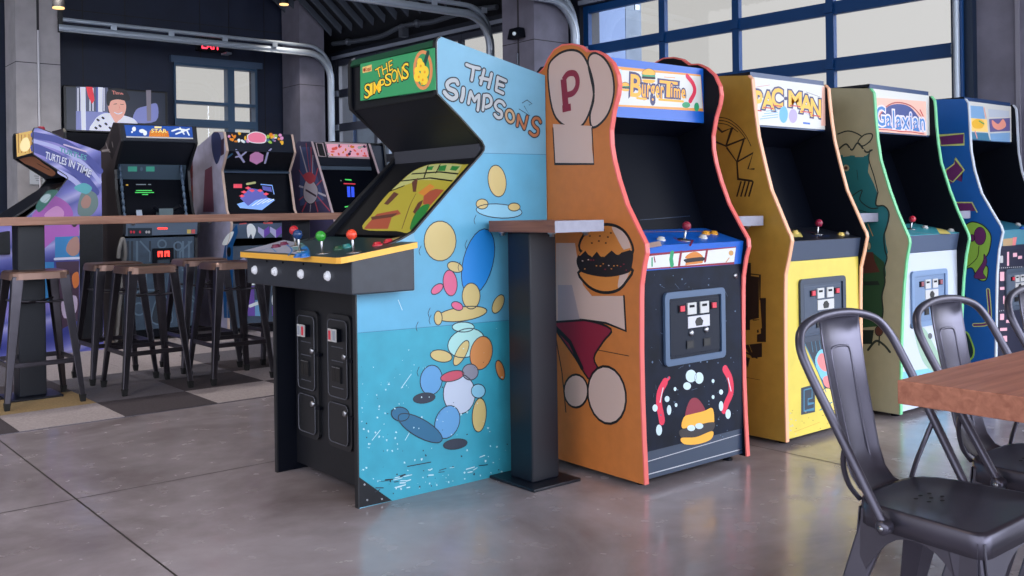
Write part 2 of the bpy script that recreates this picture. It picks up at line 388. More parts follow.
    T.facet('screen_glass', (.21,1.003), (.36,1.42), glass_d, lambda a: a.line([(640,220),(690,216)], .0015, mat('reflection_streak_blue', (40,60,90), .3), caps=False))  # thin reflection streak painted low on the glass
    T.facet('speaker_panel', (.36,1.42), (.205,1.472), navy)
    def mq(a):
        a.poly([(618,68),(700.5,75.5),(703,110),(617,105.5)], ml, 0); a.line([(618,68),(700.5,75.5),(703,110),(617,105.5)], .007, mat('print_orange', (222,150,60), .4), .5, True)
        nv_ = mat('print_navy', (38,34,92), .4); globals()['SPACING'] = 1.16; a.text('B', [(631,74.5),(641,76),(641,97),(630.5,96)], yel, 2, .02, nv_, .075); a.text('urger', [(642,84.5),(663.5,87),(663.5,104),(642,102)], yel, 2, .02, nv_, .085); a.text('T', [(660,80.5),(677,82.5),(676,97.5),(660,96)], yel, 4, .02, nv_, .07); a.text('ime', [(671,84.5),(685,86.5),(685,98.5),(671,97)], yel, 6, .02, nv_, .085); globals()['SPACING'] = 1.0
        a.line([(637,98),(646,99)], .010, yel, 2); a.line([(659,99.5),(683,101.5)], .010, yel, 2); pass
        for cx, cy, k in ((648.5,75.5,1),(625,86.5,.62)):
            a.blob([(cx-6*k,cy-1*k),(cx-5*k,cy-5*k),(cx,cy-7*k),(cx+5*k,cy-5*k),(cx+6*k,cy-.5*k)], yel, 3, inkb, .002); a.line([(cx-6*k,cy),(cx+6*k,cy+.6)], .008*k, grn, 4); a.line([(cx-6*k,cy+2*k),(cx+6*k,cy+2.6*k)], .010*k, patty, 4.4)
            a.blob([(cx-6*k,cy+4*k),(cx+6*k,cy+4.6*k),(cx+4*k,cy+7.6*k),(cx-4*k,cy+7*k)], yel, 4)
        a.line([(687,76),(693,84),(694.5,92),(690,101)], .022, mat('crimson_print', (214,36,72), .5), 2, smooth=True)
        a.poly(ell(686,105,4,3), grn, 2); a.poly(ell(696.5,107,2.5,4.5), grn, 2); a.poly(ell(620,74,2.4,5), mat('pale_blue_print'), 1); a.poly(ell(619,98,1.2,4), maroon, 1)
        for x0, x1, y in ((664,675,77),): a.line([(x0,y),(x1,y+.8)], .003, mat('print_orange'), 1, caps=False)
    T.facet('marquee', (.205,1.472), (.205,1.715), blue, mq)
    T.facet('top_panel', (.205,1.715), (.60,1.72), navy)
    T.facet('rear_slope', (.60,1.72), (.75,1.62), black); T.back(.755, 1.62); T.feet(.66, .02)
cab_burger()
# ------------------------------------------------------------------ three cabinets of one make in the row: same build, different trim
def row_cab(label, loc, W, pf, side, edge, front, cpfm, cptop, artl, artf, artm, ztop, cdoor, cpart=None, buttons=(), ball=None, artcf=None, mw=.2, cpz=(.84,.935), fpz=.13):
    T = Cab(label, loc, W)
    P = T.prof(pf); P[0] = (P[0][0], .02); P = [(y, min(z, ztop+.004)) for y, z in P]
    nf = len(P); y0 = P[0][0]
    P += [(.46, ztop+.003), (.72, ztop-.22), (.80, ztop-.6), (.80, .02)]
    T.sides(P, side, edge, nf, artl)
    T.facet('kick_plate', (.03,.035), (.03,fpz), dark if artf is None else front)
    T.facet('front_panel', (.016,fpz-.1), (.016,cpz[0]), front, artf)
    if cdoor: coin_door(T, *cdoor)
    T.facet('control_front', (.016,cpz[0]), (0,cpz[1]), cpfm, artcf, bev=.003)
    Pp, Np = (0,0,cpz[1]), (0,-.05,.24); cp = T.facet('control_panel', (0,cpz[1]), (.25,cpz[1]+.05), cptop, cpart)
    h = lambda x, y: T.hit(x, y, Pp, Np)
    if ball: joystick(T, cp, h(*ball[0]), Np, ball[1], .055)
    for q, m in buttons: button(T, cp, h(*q), Np, m, .013)
    T.facet('screen_glass', (.25,cpz[1]+.05), (.40,1.40), glass_d); T.facet('speaker_panel', (.40,1.40), (mw,1.475), navy)
    T.facet('marquee_frame', (mw,1.475), (mw,ztop-.004), mat('marquee_rail_blue', (30,60,104), .35), None, th=.01)
    T.facet('marquee', (mw-.006,1.483), (mw-.006,ztop-.028), mat('marquee_white'), artm, x0=.026, x1=W-.024, th=.006)
    T.facet('top_panel', (mw,ztop-.004), (.47,ztop-.002), navy); T.facet('rear_slope', (.47,ztop-.002), (.72,ztop-.23), black); T.facet('upper_back', (.72,ztop-.23), (.79,ztop-.6), black); T.back(.79, ztop-.6); T.feet(.7, .02)
    return T
def cab_yellow():
    mus = mat('mustard_side', (172,138,58), .5, noise=.08, nscale=14); yel = mat('lemon_front', (214,194,82), .45, noise=.05, nscale=12); peach = mat('peach_molding', (236,178,140), .4)
    ink = mat('dark_brown_ink', (34,26,24), .5); bl = mat('maze_blue', (56,120,150), .5); dkb = mat('maze_dark', (26,40,58), .5)
    def art(a):
        for k, r in enumerate((0, 3, 6)): a.line([(717,117+r),(728,119+r),(738,126+r),(746,136+r),(751,146+r)][:5-k], .004, ink, 0, smooth=True)
        a.line([(714,124),(722,132),(732,128),(726,146),(716,142)], .010, ink, 0); a.line([(726,146),(744,139),(737,162),(727,148)], .010, ink, 0)
        a.line([(737,162),(753,153),(748,169),(754,169)], .008, ink, 0); a.line([(737,162),(738,179),(752,181)], .010, ink, 0)
        for k in range(4): a.line([(741+4*k,182),(737+4*k,196)], .009, ink, 0)
        a.poly([(739,262),(751,263),(751,276),(759,277),(759,318),(750,320),(750,330),(741,330)], ink, 0); a.line([(751,274),(760,275),(760,300),(765,300),(765,332)], .006, ink, 0); a.line([(753,320),(759,320),(759,327)], .005, ink, 1)
        a.poly([(760,298),(766,298),(766,342),(757,342),(757,330),(762,328)], ink, .5); a.line([(753,322),(759,321),(760,333),(755,334)], .010, mus, 1.5); a.line([(741,330),(741,350),(757,358)], .008, ink, 0)
        a.line([(744,332),(752,352)], .003, mus, 1); a.poly([(744,345),(762,343),(762,357),(752,358)], ink, 0); a.poly([(742,356),(750,358),(748,368)], ink, 0); a.line([(744,377),(760,380)], .002, ink, 0)
    def artf(a):
        a.poly([(800,334),(824,331),(830,350),(842,366),(850,398),(842,404),(826,392),(818,372)], dkb, 0)
        for k in range(5): a.line([(810+4*k,334),(813+4*k,352)], .004, bl, 1)
        a.blob([(815,360),(820,350),(828,352),(836,366),(838,384),(828,386),(819,374)], mat('print_sky', (120,190,215), .5), 1)
        a.blob([(817,360),(822,353),(829,362),(827,371),(821,369)], mat('print_pink', (226,130,130), .5), 2); a.blob([(823,378),(829,376),(836,384),(832,388),(825,386)], mat('print_pink'), 2)
        a.poly([(801,388),(815,384),(815,412),(801,415)], dkb, 0); a.line([(804,390),(812,388),(812,398),(808,399),(808,404),(814,403),(814,409),(804,411)], .007, bl, 1, True)
        a.blob([(818,398),(826,388),(838,394),(840,408),(826,410)], mat('print_butter', (236,214,120), .5), 1, inkb, .004); a.line([(820,410),(832,402)], .006, bl, 2)
        a.line([(794,432),(820,422)], .002, mat('scratch_orange', (200,150,60), .5), 0); a.line([(800,334),(818,372),(826,392)], .006, bl, 1)
        for i in range(24): a.poly(ell(random.uniform(790,850), random.uniform(410,432), random.uniform(.4,1.0), .5, 0, 6), mat('scuff_yellow', (170,140,70), .6), 0)
        for i in range(12): a.poly(ell(random.uniform(786,796), random.uniform(405,436), random.uniform(.5,1.2), .8, 0, 6), mat('chip_grey', (190,180,160), .6), 0)
    T = row_cab('yellow-fronted arcade cabinet with mustard side panel beside the brown-sided one', (3.759,2.612,0), .652,
        [(786,442.5),(785,400),(784.4,350),(784.2,300),(784.6,274),(788,258),(791,241),(790,236),(787.4,231),(778,208),(770.5,190),(765.5,170),(761.5,153),(757.7,136),(755,116),(753,97),(752,85),(751.5,79),(748,75.5)],
        mus, peach, yel, mat('charcoal_control', (58,70,92), .45), mat('panel_ink', (24,28,40), .4), art, artf, None, 1.735,
        (.12, .50, .46, .755, .016, mat('coin_frame_charcoal', (44,56,76), .45), mat('coin_plate_slate', (52,66,88), .4)),
        lambda a: (a.poly([(792,233),(800,232),(803,237),(794,237)], mat('print_butter', (236,214,120), .5)), a.line([(806,231),(822,234)], .006, mat('maroon_print'), 0), a.line([(812,236),(830,236)], .005, mat('cobalt_blue'), 0)),
        (((837,230),white),((848,234),white),((795,233),mat('button_butter', (230,200,110), .35)),((841,235),mat('button_butter'))), ((817,234),mat('maroon_ball', (150,36,66), .3)), mw=.195)
    W = T.W
    def am(a):
        n = mat('print_navy'); o = mat('logo_orange', (232,140,36), .4, emit=.05); yy = mat('logo_yellow', (236,182,52), .4, emit=.05); rd = mat('logo_red', (190,40,40), .4)
        q = [('P',755.5,91,762,111,90.5),('A',762.5,91,774,108,90.5),('C',772,88,782.5,106,86),('M',789,91,801,106,90),('A',800.5,95,812,112,94),('N',811,99,820.5,116,98)]
        for ch, x0, y0, x1, y1, t in q:
            sl = (x1-x0)*.14
            a.text(ch, [(x0,y0),(x1,y0+sl),(x1,y1+sl),(x0,y1)], yy, 1, .03, n, .07)
        for ch, x0, y0, x1, y1, t in q: a.line([(x0+.6,y1-.8),(x1-.6,y1+(x1-x0)*.12-.8)], .006, rd, 3, caps=False)
        a.poly([(822,86.5),(827.6,87.2),(825.6,126),(821,125.6)], mat('logo_peach', (226,178,160), .4, emit=.08), 1); a.poly(ell(785.7,98.5,1.8,1.8), n, 1); a.poly(ell(783.5,114.5,4.3,8.5), mat('logo_azure', (90,170,215), .4), 1); a.poly(ell(793,116,4.2,7), mat('logo_lilac', (176,160,200), .4), 1)
        for k in range(4): a.line([(760+k*2,119-k*2.6),(778,117-k*2.4)], .003, mat('logo_azure'), 1, caps=False)
        a.line([(799,110),(812,116)], .003, mat('logo_lilac'), 1, caps=False); a.line([(806,92),(820,97)], .002, n, 1, caps=False); a.line([(756,87),(770,85)], .0015, mat('logo_red'), 1, caps=False)
        a.poly([(803,122),(810,122.8),(810,124.6),(803,123.8)], mat('cobalt_blue'), 1)
    mb = MB(); am(Art(T, mb, (0,.189,1.5), (0,-1,0)));
    for o in T.o.children:
        if o.name.startswith('marquee') and 'frame' not in o.name: join_into(o, mb)
def join_into(o, mb):
    me = o.data; vs = [tuple(v.co) for v in me.vertices]; n = len(vs); fs = [tuple(p.vertices) for p in me.polygons]; mi = [p.material_index for p in me.polygons]; sm = [p.use_smooth for p in me.polygons]
    ms = list(me.materials)
    for m in mb.mats:
        if m not in ms: ms.append(m)
    idx = [ms.index(m) for m in mb.mats]
    me.clear_geometry(); me.from_pydata(vs+mb.v, [], fs+[tuple(k+n for k in f) for f in mb.f])
    me.materials.clear()
    for m in ms: me.materials.append(m)
    me.polygons.foreach_set('material_index', mi+[idx[i] for i in mb.m]); me.polygons.foreach_set('use_smooth', sm+mb.sm); me.update()
cab_yellow()
def cab_white():
    side = mat('khaki_side', (172,166,138), .5, noise=.05, nscale=14); mint = mat('mint_molding', (120,206,150), .4); fr = mat('white_front', (192,200,216), .45)
    teal = mat('teal_print', (28,112,122), .5); dg = mat('forest_print', (38,76,52), .5); ol = mat('dark_green_ink', (22,40,40), .5); br = mat('brown_print', (88,48,44), .5)
    def art(a):
        a.poly([(838,155),(866,156),(870,152),(868,172),(874,184),(877,192),(876,205),(884,206),(890,214),(889,222),(885,232),(886,244),(888,252),(885,264),(886,274),(838,274)], teal, 0)
        a.poly([(838,258),(872,252),(884,262),(886,275),(884,285),(882,300),(883,312),(881,326),(838,330)], dg, .5)
        a.line([(878,192),(876,205),(884,206),(889,213),(887,226),(884,236),(885,250),(887,258),(884,270),(885,282),(882,296),(883,312),(880,330),(879,345)], .008, ol, 1.5, smooth=True)
        a.line([(838,134),(848,131),(858,134),(866,140),(870,142)], .007, ol, 1, smooth=True); a.blob([(858,142),(864,135),(872,134),(871,140),(863,146)], side, 1, ol, .007)
        a.line([(838,150),(846,144),(852,150),(858,143),(866,152),(872,150)], .009, ol, 1, smooth=True); a.poly([(843,150),(850,148),(850,156),(843,157)], side, 1.2); a.poly([(855,150),(864,149),(864,157),(855,157)], side, 1.2)
        a.line([(870,150),(869,160),(874,176),(878,192)], .006, ol, 1.5, smooth=True)
        a.poly(ell(846,168,3.4,3.4,0,10), side, 1); a.poly(ell(846,168,1.8,1.8,0,8), br, 1.5); a.line([(857,170),(858,180)], .003, ol, 1)
        a.line([(852,196),(862,190),(860,200),(870,208),(878,208)], .006, ol, 1, smooth=True); a.line([(846,206),(866,212)], .004, ol, 1)
        a.poly([(862,262),(864,252),(873,252),(875,262),(880,272),(858,274)], br, 1); a.blob(ell(869,246,2,4), side, 1.5, ol, .003, 1); a.line([(868,224),(873,236)], .004, mat('tan_print', (196,150,90), .5), 1)
        a.poly([(838,282),(878,281),(880,285),(838,286)], ol, 1.2)
        a.blob(ell(879,331,4,5), br, 1, ol, .004, 1); a.line([(868,350),(876,341),(884,345),(890,352)], .012, ol, 1, smooth=True); a.poly([(838,330),(874,330),(872,344),(838,344)], ol, .8)
    def artf(a):
        a.poly([(903,372),(946,366),(948,400),(903,404)], mat('sky_front', (122,190,226), .45), 0); a.blob([(914,330),(924,328),(934,345),(944,366),(934,372),(922,360)], mat('sage_print', (150,180,160), .5), 1)
        for q in [(912,326),(916,318),(926,320),(920,340),(930,336)]: a.poly(ell(*q, 2.2, 3), mat('charcoal_print', (80,84,92), .5), 1)
    T = row_cab('white-fronted arcade cabinet with khaki side panel, green edging and blue-grey coin door', (4.675,2.565,0), .66,
        [(900,415),(900,390),(900.5,350),(902,310),(903.5,285),(906,260),(909,243),(908.5,239),(907,235),(897,212),(889,190),(880,160),(877,140),(875,118),(874,100),(873.2,93),(870,88.5)],
        side, mint, fr, mat('slate_control', (72,86,112), .45), mat('turquoise_panel', (64,156,170), .4), art, artf, None, 1.735,
        (.13, .51, .45, .745, .016, mat('coin_frame_steel_blue', (116,142,178), .45), mat('coin_plate_steel_blue', (110,134,168), .4), mat('red_dull', (150,80,90), .4)),
        lambda a: (a.poly([(936,228),(946,230),(951,234),(940,234)], mat('print_butter', (236,214,120), .5)), a.line([(912,232),(932,234)], .010, white, 0)),
        (((925,228),white),((938,227),mat('button_brown', (150,110,90), .35)),((951,231),white)), ((910.5,229),mat('red_ball', (190,40,60), .3)), mw=.165)
    mb = MB(); a = Art(T, mb, (0,.158,1.5), (0,-1,0)); pk = mat('logo_peach', (226,178,160), .4, emit=.08); n = mat('logo_navy', (40,60,130), .4); b = mat('logo_blue', (52,120,190), .4); rd = mat('logo_red')
    a.poly([(875.5,97.5),(926,101.5),(926.5,135.5),(877,131.5)], pk, 0); a.blob([(880,120),(886,108),(897,104),(910,107),(920,119),(924,126),(900,126)], n, 1); a.line([(878,118),(886,107),(897,102.5),(911,106),(921,116)], .008, mat('logo_rust', (176,80,70), .4), 1.5, smooth=True)
    ic_ = mat('logo_ice', (214,208,222), .4, emit=.08); globals()['SPACING'] = 1.12; a.text('G', [(875.8,106),(885,107),(885,126),(876.5,125)], b, 3, .01, ic_, .06); a.text('alaxian', [(885.5,110),(924,113.5),(925,130.5),(886,127.5)], b, 5, .01, ic_, .07); globals()['SPACING'] = 1.0
    a.line([(878,127),(890,127.5),(900,129),(912,129.5),(924,131.5)], .010, b, 2); a.line([(878,129.5),(890,130),(900,131.5),(912,132),(924,134)], .005, rd, 2.5); a.line([(920,110),(923,116)], .010, rd, 2); a.line([(917,118),(921,122)], .006, mat('print_green'), 4)
    for o in T.o.children:
        if o.name.startswith('marquee') and 'frame' not in o.name: join_into(o, mb)
cab_white()
def cab_blue():
    side = mat('royal_blue_side', (8,96,184), .45, noise=.05); ed = mat('white_molding', (206,214,226), .4); pur = mat('purple_print', (112,42,112), .5); lime = mat('lime_print', (158,208,82), .5); yl = mat('pale_lime_edge', (214,226,130), .5)
    def art(a):
        a.poly([(939,135.5),(964,133.5),(964,144.5),(941,145.5)], pur, 0); a.line([(939,135.5),(964,133.5),(964,144.5),(941,145.5)], .007, yl, .5, True)
        a.poly([(947,172),(952,178),(962,182),(961,171),(956,158),(963,171),(951,184),(946,176)], pur, 0); a.blob([(946,170),(954,164),(955,158),(964,170),(953,182),(946,178)], pur, 0, yl, .007, smooth=False)
        a.poly([(956,202.5),(972,202.5),(977,211),(957,211)], pur, 0); a.line([(956,202.5),(972,202.5),(977,212)], .007, yl, .5)
        a.blob([(967,224),(974,222),(984,226),(991,236),(989,252),(983,262),(988,268),(986,280),(978,279),(972,268),(964,272),(962,288),(967,300),(964,304),(956,296),(955,250),(960,232)], lime, 1, inkb, .006)
        a.blob(ell(980,236,6,9), pur, 2, inkb, .003, 1); a.blob([(974,276),(983,262),(984,254),(987,262),(983,272),(986,278),(979,279)], pur, 2, inkb, .003)
        a.line([(979,246),(977,258),(966,268)], .004, inkb, 3, smooth=True); a.blob(ell(972,238,3,3.5), pur, 2, inkb, .003, 1)
        a.line([(988,290),(990,318),(986,324),(974,325)], .022, yl, 0, smooth=True); a.line([(988,290),(990,318),(986,324),(974,325)], .012, pur, 1, smooth=True)
        a.blob([(960,336),(966,332),(970,338),(974,350),(972,358),(964,362),(960,354)], mat('dark_teal_ink', (20,50,60), .5), 0, lime, .010)
    def artf(a):
        mz = mat('maze_navy', (34,36,58), .5); pk = mat('maze_pink', (236,178,190), .5)
        a.poly([(998,250),(1040,248),(1040,350),(998,352)], mz, 0)
        for x, y, w, h in [(1000,256,3,7),(1007,252,2,14),(1013,253,4,4),(1000,272,8,9),(1000,287,6,3),(1011,284,2,14),(1003,296,3,8),(1008,305,7,3),(1000,314,4,6),(1012,270,3,6),(1006,320,5,3),(1000,328,7,3),(1012,316,2,10),(1003,336,4,6),(1018,256,4,3)]:
            a.poly([(x,y),(x+w,y-.3),(x+w,y+h-.3),(x,y+h)], pk if random.random() < .75 else white, 1)
        for i in range(12): a.poly(ell(999.5+i*2, 268-.1*i, .5, .5, 0, 6), white, 1); a.poly(ell(999.5+i*2, 311-.3*i, .5, .5, 0, 6), white, 1)
    T = row_cab('blue-sided arcade cabinet with purple and lime artwork, last in the row', (5.74,2.575,0), .66,
        [(995,386),(995.5,340),(996,300),(996.5,275),(998.5,250),(1002.5,232),(1000.5,226),(992,212),(981,193),(974,170),(970.5,150),(969.5,130),(968.6,112),(968,103),(965,98.8)],
        side, ed, mat('front_navy', (36,40,62), .45), mat('teal_control', (80,140,160), .45), mat('teal_panel', (56,130,160), .4), art, artf, None, 1.735,
        (.18, .52, .45, .70, .016, mat('coin_frame_dark', (70,82,98), .45), mat('coin_plate_grey', (86,98,114), .4)),
        None, (((1018,225),white),((1022,229),mat('cobalt_blue'))), ((1012.5,222),mat('red_ball', (190,40,60), .3)),
        lambda a: (a.poly([(1003,239),(1013,238),(1012,248),(1003,249)], mat('print_tan2', (190,160,120), .5)), a.poly([(1013,237.5),(1017,237),(1015,248),(1012,248)], mat('print_pink', (226,130,130), .5))), mw=.165)
    mb = MB(); a = Art(T, mb, (0,.158,1.5), (0,-1,0)); ic = mat('photo_blue', (120,160,200), .4, emit=.15); am_ = mat('photo_amber', (240,200,120), .4, emit=.2); vi = mat('photo_violet', (104,96,150), .4); co = mat('photo_coral', (230,150,130), .4, emit=.1)
    a.poly([(970,105.5),(983,106.5),(985,119),(970,118)], ic, 0); a.poly([(970,118),(987,119.5),(988,132),(970,131)], am_, 0); a.poly([(970,132),(988,133),(990,141),(970,139)], mat('photo_teal', (66,120,150), .4, emit=.1), 0)
    a.poly([(988,109),(1009,111),(1009,117),(989,117)], mat('photo_ice', (190,198,210), .4, emit=.06), 0); a.poly([(989,119),(1010,118),(1010,131),(990,132)], vi, 0); a.poly([(990,133.5),(1010,132.5),(1010,142),(991,141)], ic, 0)
    a.blob([(992,120),(998,124),(1003,119),(1006,126),(999,130),(993,127)], co, 1); a.blob([(972,122),(978,119),(984,122),(982,128),(974,128)], mat('logo_yellow'), 1); a.line([(984,108),(986,118)], .010, co, 1); a.line([(975,131),(977,138)], .012, co, 1); a.line([(979,121),(984,124)], .008, mat('print_green'), 2)
    for o in T.o.children:
        if o.name.startswith('marquee') and 'frame' not in o.name: join_into(o, mb)
cab_blue()
# ------------------------------------------------------------------ blue-sided four player cabinet
def letter_strokes(a, strokes, w, m, om, lay=6, ox=0, oy=0, k=8.0, ow=.011):
    for st in strokes:
        q = [(ox+x/k, oy+y/k) for x, y in st]
        a.line(q, w+ow, om, lay, smooth=len(q) > 2)
    for st, mm in zip(strokes, m if isinstance(m, list) else [m]*len(strokes)):
        q = [(ox+x/k, oy+y/k) for x, y in st]
        a.line(q, w, mm, lay+1, smooth=len(q) > 2)
def cab_fourplayer():
    sky = mat('sky_blue_vinyl', (110,166,194), .42, noise=.06, nscale=9); sky2 = mat('clear_blue_vinyl', (88,162,196), .42, noise=.06, nscale=9); teal = mat('turquoise_vinyl', (52,152,176), .42, noise=.1, nscale=9)
    T = Cab('large four-player arcade cabinet with scuffed light blue side and green marquee', (1.832, 3.822, 0), .685, -PI/2)
    W = T.W
    up = T.prof([(413.5,232),(447,193),(481,154.5),(484,150),(484.3,146.5),(482,141.5),(460,117),(437.5,94),(436.8,88),(436.4,60),(436.2,42),(437.5,38.5),(440.5,36.5),(545,75.5)], True)
    P = [(0,0),(0,.55),(0,.80),(.02,.93),(.20,.99)]+up
    nf = len(P)-1; P += [(.949, up[-1][1]-.02), (.949, 0)]
    ink = mat('outline_ink', (28,40,52), .5); beige = mat('straw_print', (196,176,116), .45); pale = mat('pale_sky_print', (128,186,212), .45); pk = mat('rose_print', (206,92,130), .45); az = mat('azure_print', (20,128,208), .45)
    mint = mat('mint_print', (160,208,206), .45); jean = mat('denim_print', (90,150,200), .45); wh = mat('ice_white_print', (180,192,212), .45); nv = mat('deep_navy_print', (24,36,58), .45); st = mat('steel_blue_print', (36,98,134), .45); mv = mat('mauve_print', (186,74,96), .45); amber = mat('amber_print', (196,130,74), .45)
    lw, li, lo = mat('letter_grey', (168,174,178), .45), mat('letter_tan', (176,144,108), .45), mat('letter_rust', (164,100,62), .45)
    def art(a):
        # vinyl is laid in three sheets with seams at the photographed heights
        a.poly([(482,153.2),(546,154.6),(546,317),(357.5,333),(357.5,296),(415,291),(415,240),(413.5,233)], sky2, 0)
        a.poly([(357.5,333),(546,317),(546,468),(359,508)], teal, 0)
        a.line([(484,153.2),(546,154.6)], .0018, st, 1, caps=False); a.line([(358,333),(546,317)], .0018, st, 1, caps=False)
        a.poly([(358.9,508),(359,477),(392,500.5)], black, 1)
        for q in [(364.5,484.5),(367.2,500),(381.8,499)]: a.poly(ell(*q, 1, 1.1, 0, 8), steel, 2)
        a.line([(437.2,40),(436.9,90)], .004, wh, 1, caps=False)
        W8 = .0135
        letter_strokes(a, [[(275,278),(325,297),(378,308)],[(330,300),(325,350),(316,400)],[(415,322),(400,380),(388,430)],[(475,352),(462,410),(450,460)],[(385,384),(462,400)],[(525,378),(518,430),(510,480)],[(525,380),(588,408)],[(520,430),(568,446)],[(510,480),(566,506)]], W8, lw, ink, 6, 432, 30)
        letter_strokes(a, [[(204,430),(190,405),(150,405),(120,432),(132,468),(182,492),(194,530),(165,550),(125,530),(98,498)],[(250,470),(246,520),(235,562)]], W8*1.25, lw, ink, 6, 432, 30)
        letter_strokes(a, [[(290,58),(300,0),(308,-32)],[(308,-30),(325,10),(338,38)],[(338,38),(355,10),(374,-6)],[(374,-6),(372,50),(364,112)],[(415,-4),(412,50),(405,110)],[(415,-2),(450,-2),(472,30),(466,70),(430,88)]], W8, lw, ink, 6, 432, 96)
        letter_strokes(a, [[(578,74),(560,50),(528,42),(504,70),(518,106),(552,130),(552,166),(524,172),(500,148)]], W8, [lw], ink, 6, 432, 96)
        letter_strokes(a, [ell(622,162,30,48,-12,14)+[ell(622,162,30,48,-12,14)[0]], [(680,238),(686,195),(690,154)],[(690,154),(712,212),(736,262)],[(736,262),(750,212),(760,166)]], W8*.8, [li, lo, lo, lo], ink, 6, 432, 96)
        letter_strokes(a, [[(866,210),(850,182),(820,180),(804,210),(820,244),(846,268),(842,304),(812,316),(780,292)]], W8*.9, [lo], ink, 6, 432, 96)
        a.line([(522,103),(527,100),(532,104),(529,105)], .003, ink, 3); a.line([(519,109),(530,116),(524,106)], .003, ink, 3)
        # a tumbling stack of plain coloured paint shapes
        o = (ink, .0045)
        for k, (cx, cy, rx, ry, rot, m_) in enumerate(((478,262,15,34,14,az),(497,181,9,16,-8,beige),(499,211,23,7,4,pale),(482,204,6,5,0,beige),(514,207,6,4,0,beige),(440,241,16,20,0,beige),(450,283,7,13,-6,pk),(455,267,8,5,20,beige),
            (437,289,7,4,-40,pk),(471,296,9,13,0,beige),(462,314,25,7,-8,beige),(498,304,5,10,25,beige),(438,318,4,7,0,beige),(457,306,6,4,25,pk),(463,327,11,5,0,mint),(466,343,19,14,-20,mint),(461,353,5,14,28,beige),(441,356,11,6,10,beige),
            (481,353,11,17,12,amber),(500,370,4,10,-15,amber),(431,380,11,15,8,jean),(424,398,11,5,-8,nv),(459,394,16,20,0,wh),(470,372,8,8,0,mat('smoke_print', (128,130,146), .45)),(452,376,12,5,-14,mv),(478,391,7,7,0,pale),(479,415,7,17,4,beige),
            (447,422,12,17,20,jean),(455,444,12,5,-8,nv),(420,428,25,9,30,st),(400,414,9,7,10,st))):
            a.blob(ell(cx, cy, rx, ry, rot, 22), m_, 1+.25*k, ink, .004, 1)
        for x, y in ((421,246),(418,322),(431,315),(476,215),(430,308),(467,240),(419,367),(460,262)):
            a.line([(x,y),(x-2,y+5),(x-1,y+9)], .0028, ink, 3, smooth=True)
        a.line([(407,466.5),(431,462)], .004, ink, 3, caps=False); a.line([(399,476.5),(405,474.5)], .006, ink, 3)
        rnd = random.Random(3)
        for i in range(190): # chips and scuffs in the vinyl, thickest towards the floor and the front edge
            v = rnd.random()**1.9; x = 361+rnd.random()**1.5*165; y = 500-(x-360)*.2-v*150
            if x < 395 and y > 470+(x-360)*.75: continue
            r = rnd.uniform(.25,1.1) if v < .75 else rnd.uniform(.2,.6)
            a.poly([(x+r*rnd.uniform(.5,1.3)*math.cos(t), y+r*rnd.uniform(.5,1.5)*math.sin(t)) for t in [k*PI/4 for k in range(8)]], mat('bare_chip', (186,214,222), .6) if rnd.random() < .7 else ink, 10)
        for i in range(26):
            x = 366+rnd.random()*120; y = 497-(x-360)*.235+rnd.uniform(-12,2); a.line([(x,y),(x+rnd.uniform(2,9),y-rnd.uniform(0,2.4))], rnd.uniform(.002,.005), mat('bare_chip') if i % 3 else ink, 10)
        for x0, y0, x1, y1 in ((401,388,411,374),(405,440,409,433),(372,440,380,430),(398,300,402,310)): a.line([(x0,y0),(x1,y1)], .003, mat('bare_chip'), 7)
    T.sides(P, black, mat('black_edging', (20,22,28), .4), nf, None, art, mr=sky)
    # lower front with two tall coin doors
    yf = .09
    fp = T.facet('front_panel', (yf,.03), (yf,.86), mat('satin_black_front', (24,25,31), .45, spec=.35, noise=.15, nscale=40))
    H = lambda x, y: T.hit(x, y, (0,yf,0), (0,1,0))
    for k, (l, r, tp, bt) in enumerate(((299.5,320.5,312,440),(329.5,353.5,316,452))):
        q = [H(l, tp), H(r, tp), H(r, bt)]
        x0, x1 = sorted((q[0].x, q[1].x)); z1, z0 = q[1].z, q[2].z; w, h = x1-x0, z1-z0
        mb = MB(); fr = mat('door_black', (26,27,32), .38); hi = mat('door_edge_black', (84,86,96), .35)
        def rr(m_, y, r=.03):
            o = []
            for cx, cz, s0 in ((x1-m_-r, z1-m_-r, 0),(x0+m_+r, z1-m_-r, 90),(x0+m_+r, z0+m_+r, 180),(x1-m_-r, z0+m_+r, 270)):
                for j in range(5): t = math.radians(s0+22.5*j); o.append((cx+r*math.cos(t), y, cz+r*math.sin(t)))
            return o
        mb.prism(rr(0, yf), (0,-.014,0), fr); d = T.part('coin_door', mb, bev=.004)
        mb = MB(); zc = z0+h*.36
        for a0, a1 in ((zc+.012, z1-.022), (z0+.022, zc-.012)):
            o = []
            r = .02
            for cx, cz, s0 in ((x1-.02-r, a1-r, 0),(x0+.02+r, a1-r, 90),(x0+.02+r, a0+r, 180),(x1-.02-r, a0+r, 270)):
                for j in range(4): t = math.radians(s0+30*j); o.append((cx+r*math.cos(t), yf-.014, cz+r*math.sin(t)))
            mb.prism(o, (0,-.006,0), fr); mb.tube([(p[0], yf-.0205, p[2]) for p in o], .0022, hi, 5, True)
        T.part('door_leaf', mb, d)
        yy = yf-.02; xm = (x0+x1)/2
        mb = MB(); mb.box((xm-.036, yy-.02, z1-.105), (xm+.036, yy, z1-.055), dark)
        for s_ in (-1, 1):
            c = xm+s_*.017; lit = (s_ == 1) if k == 0 else (s_ == -1)
            mb.box((c-.015, yy-.024, z1-.105), (c+.015, yy-.02, z1-.055), white); mb.box((c-.008, yy-.026, z1-.098), (c+.008, yy-.024, z1-.062), redlit if lit else mat('slot_grey', (150,156,170), .4))
        T.part('coin_slot', mb, d)
        mb = MB(); mb.box((xm-.034, yy-.008, z1-.27), (xm+.034, yy, z1-.205), fr)
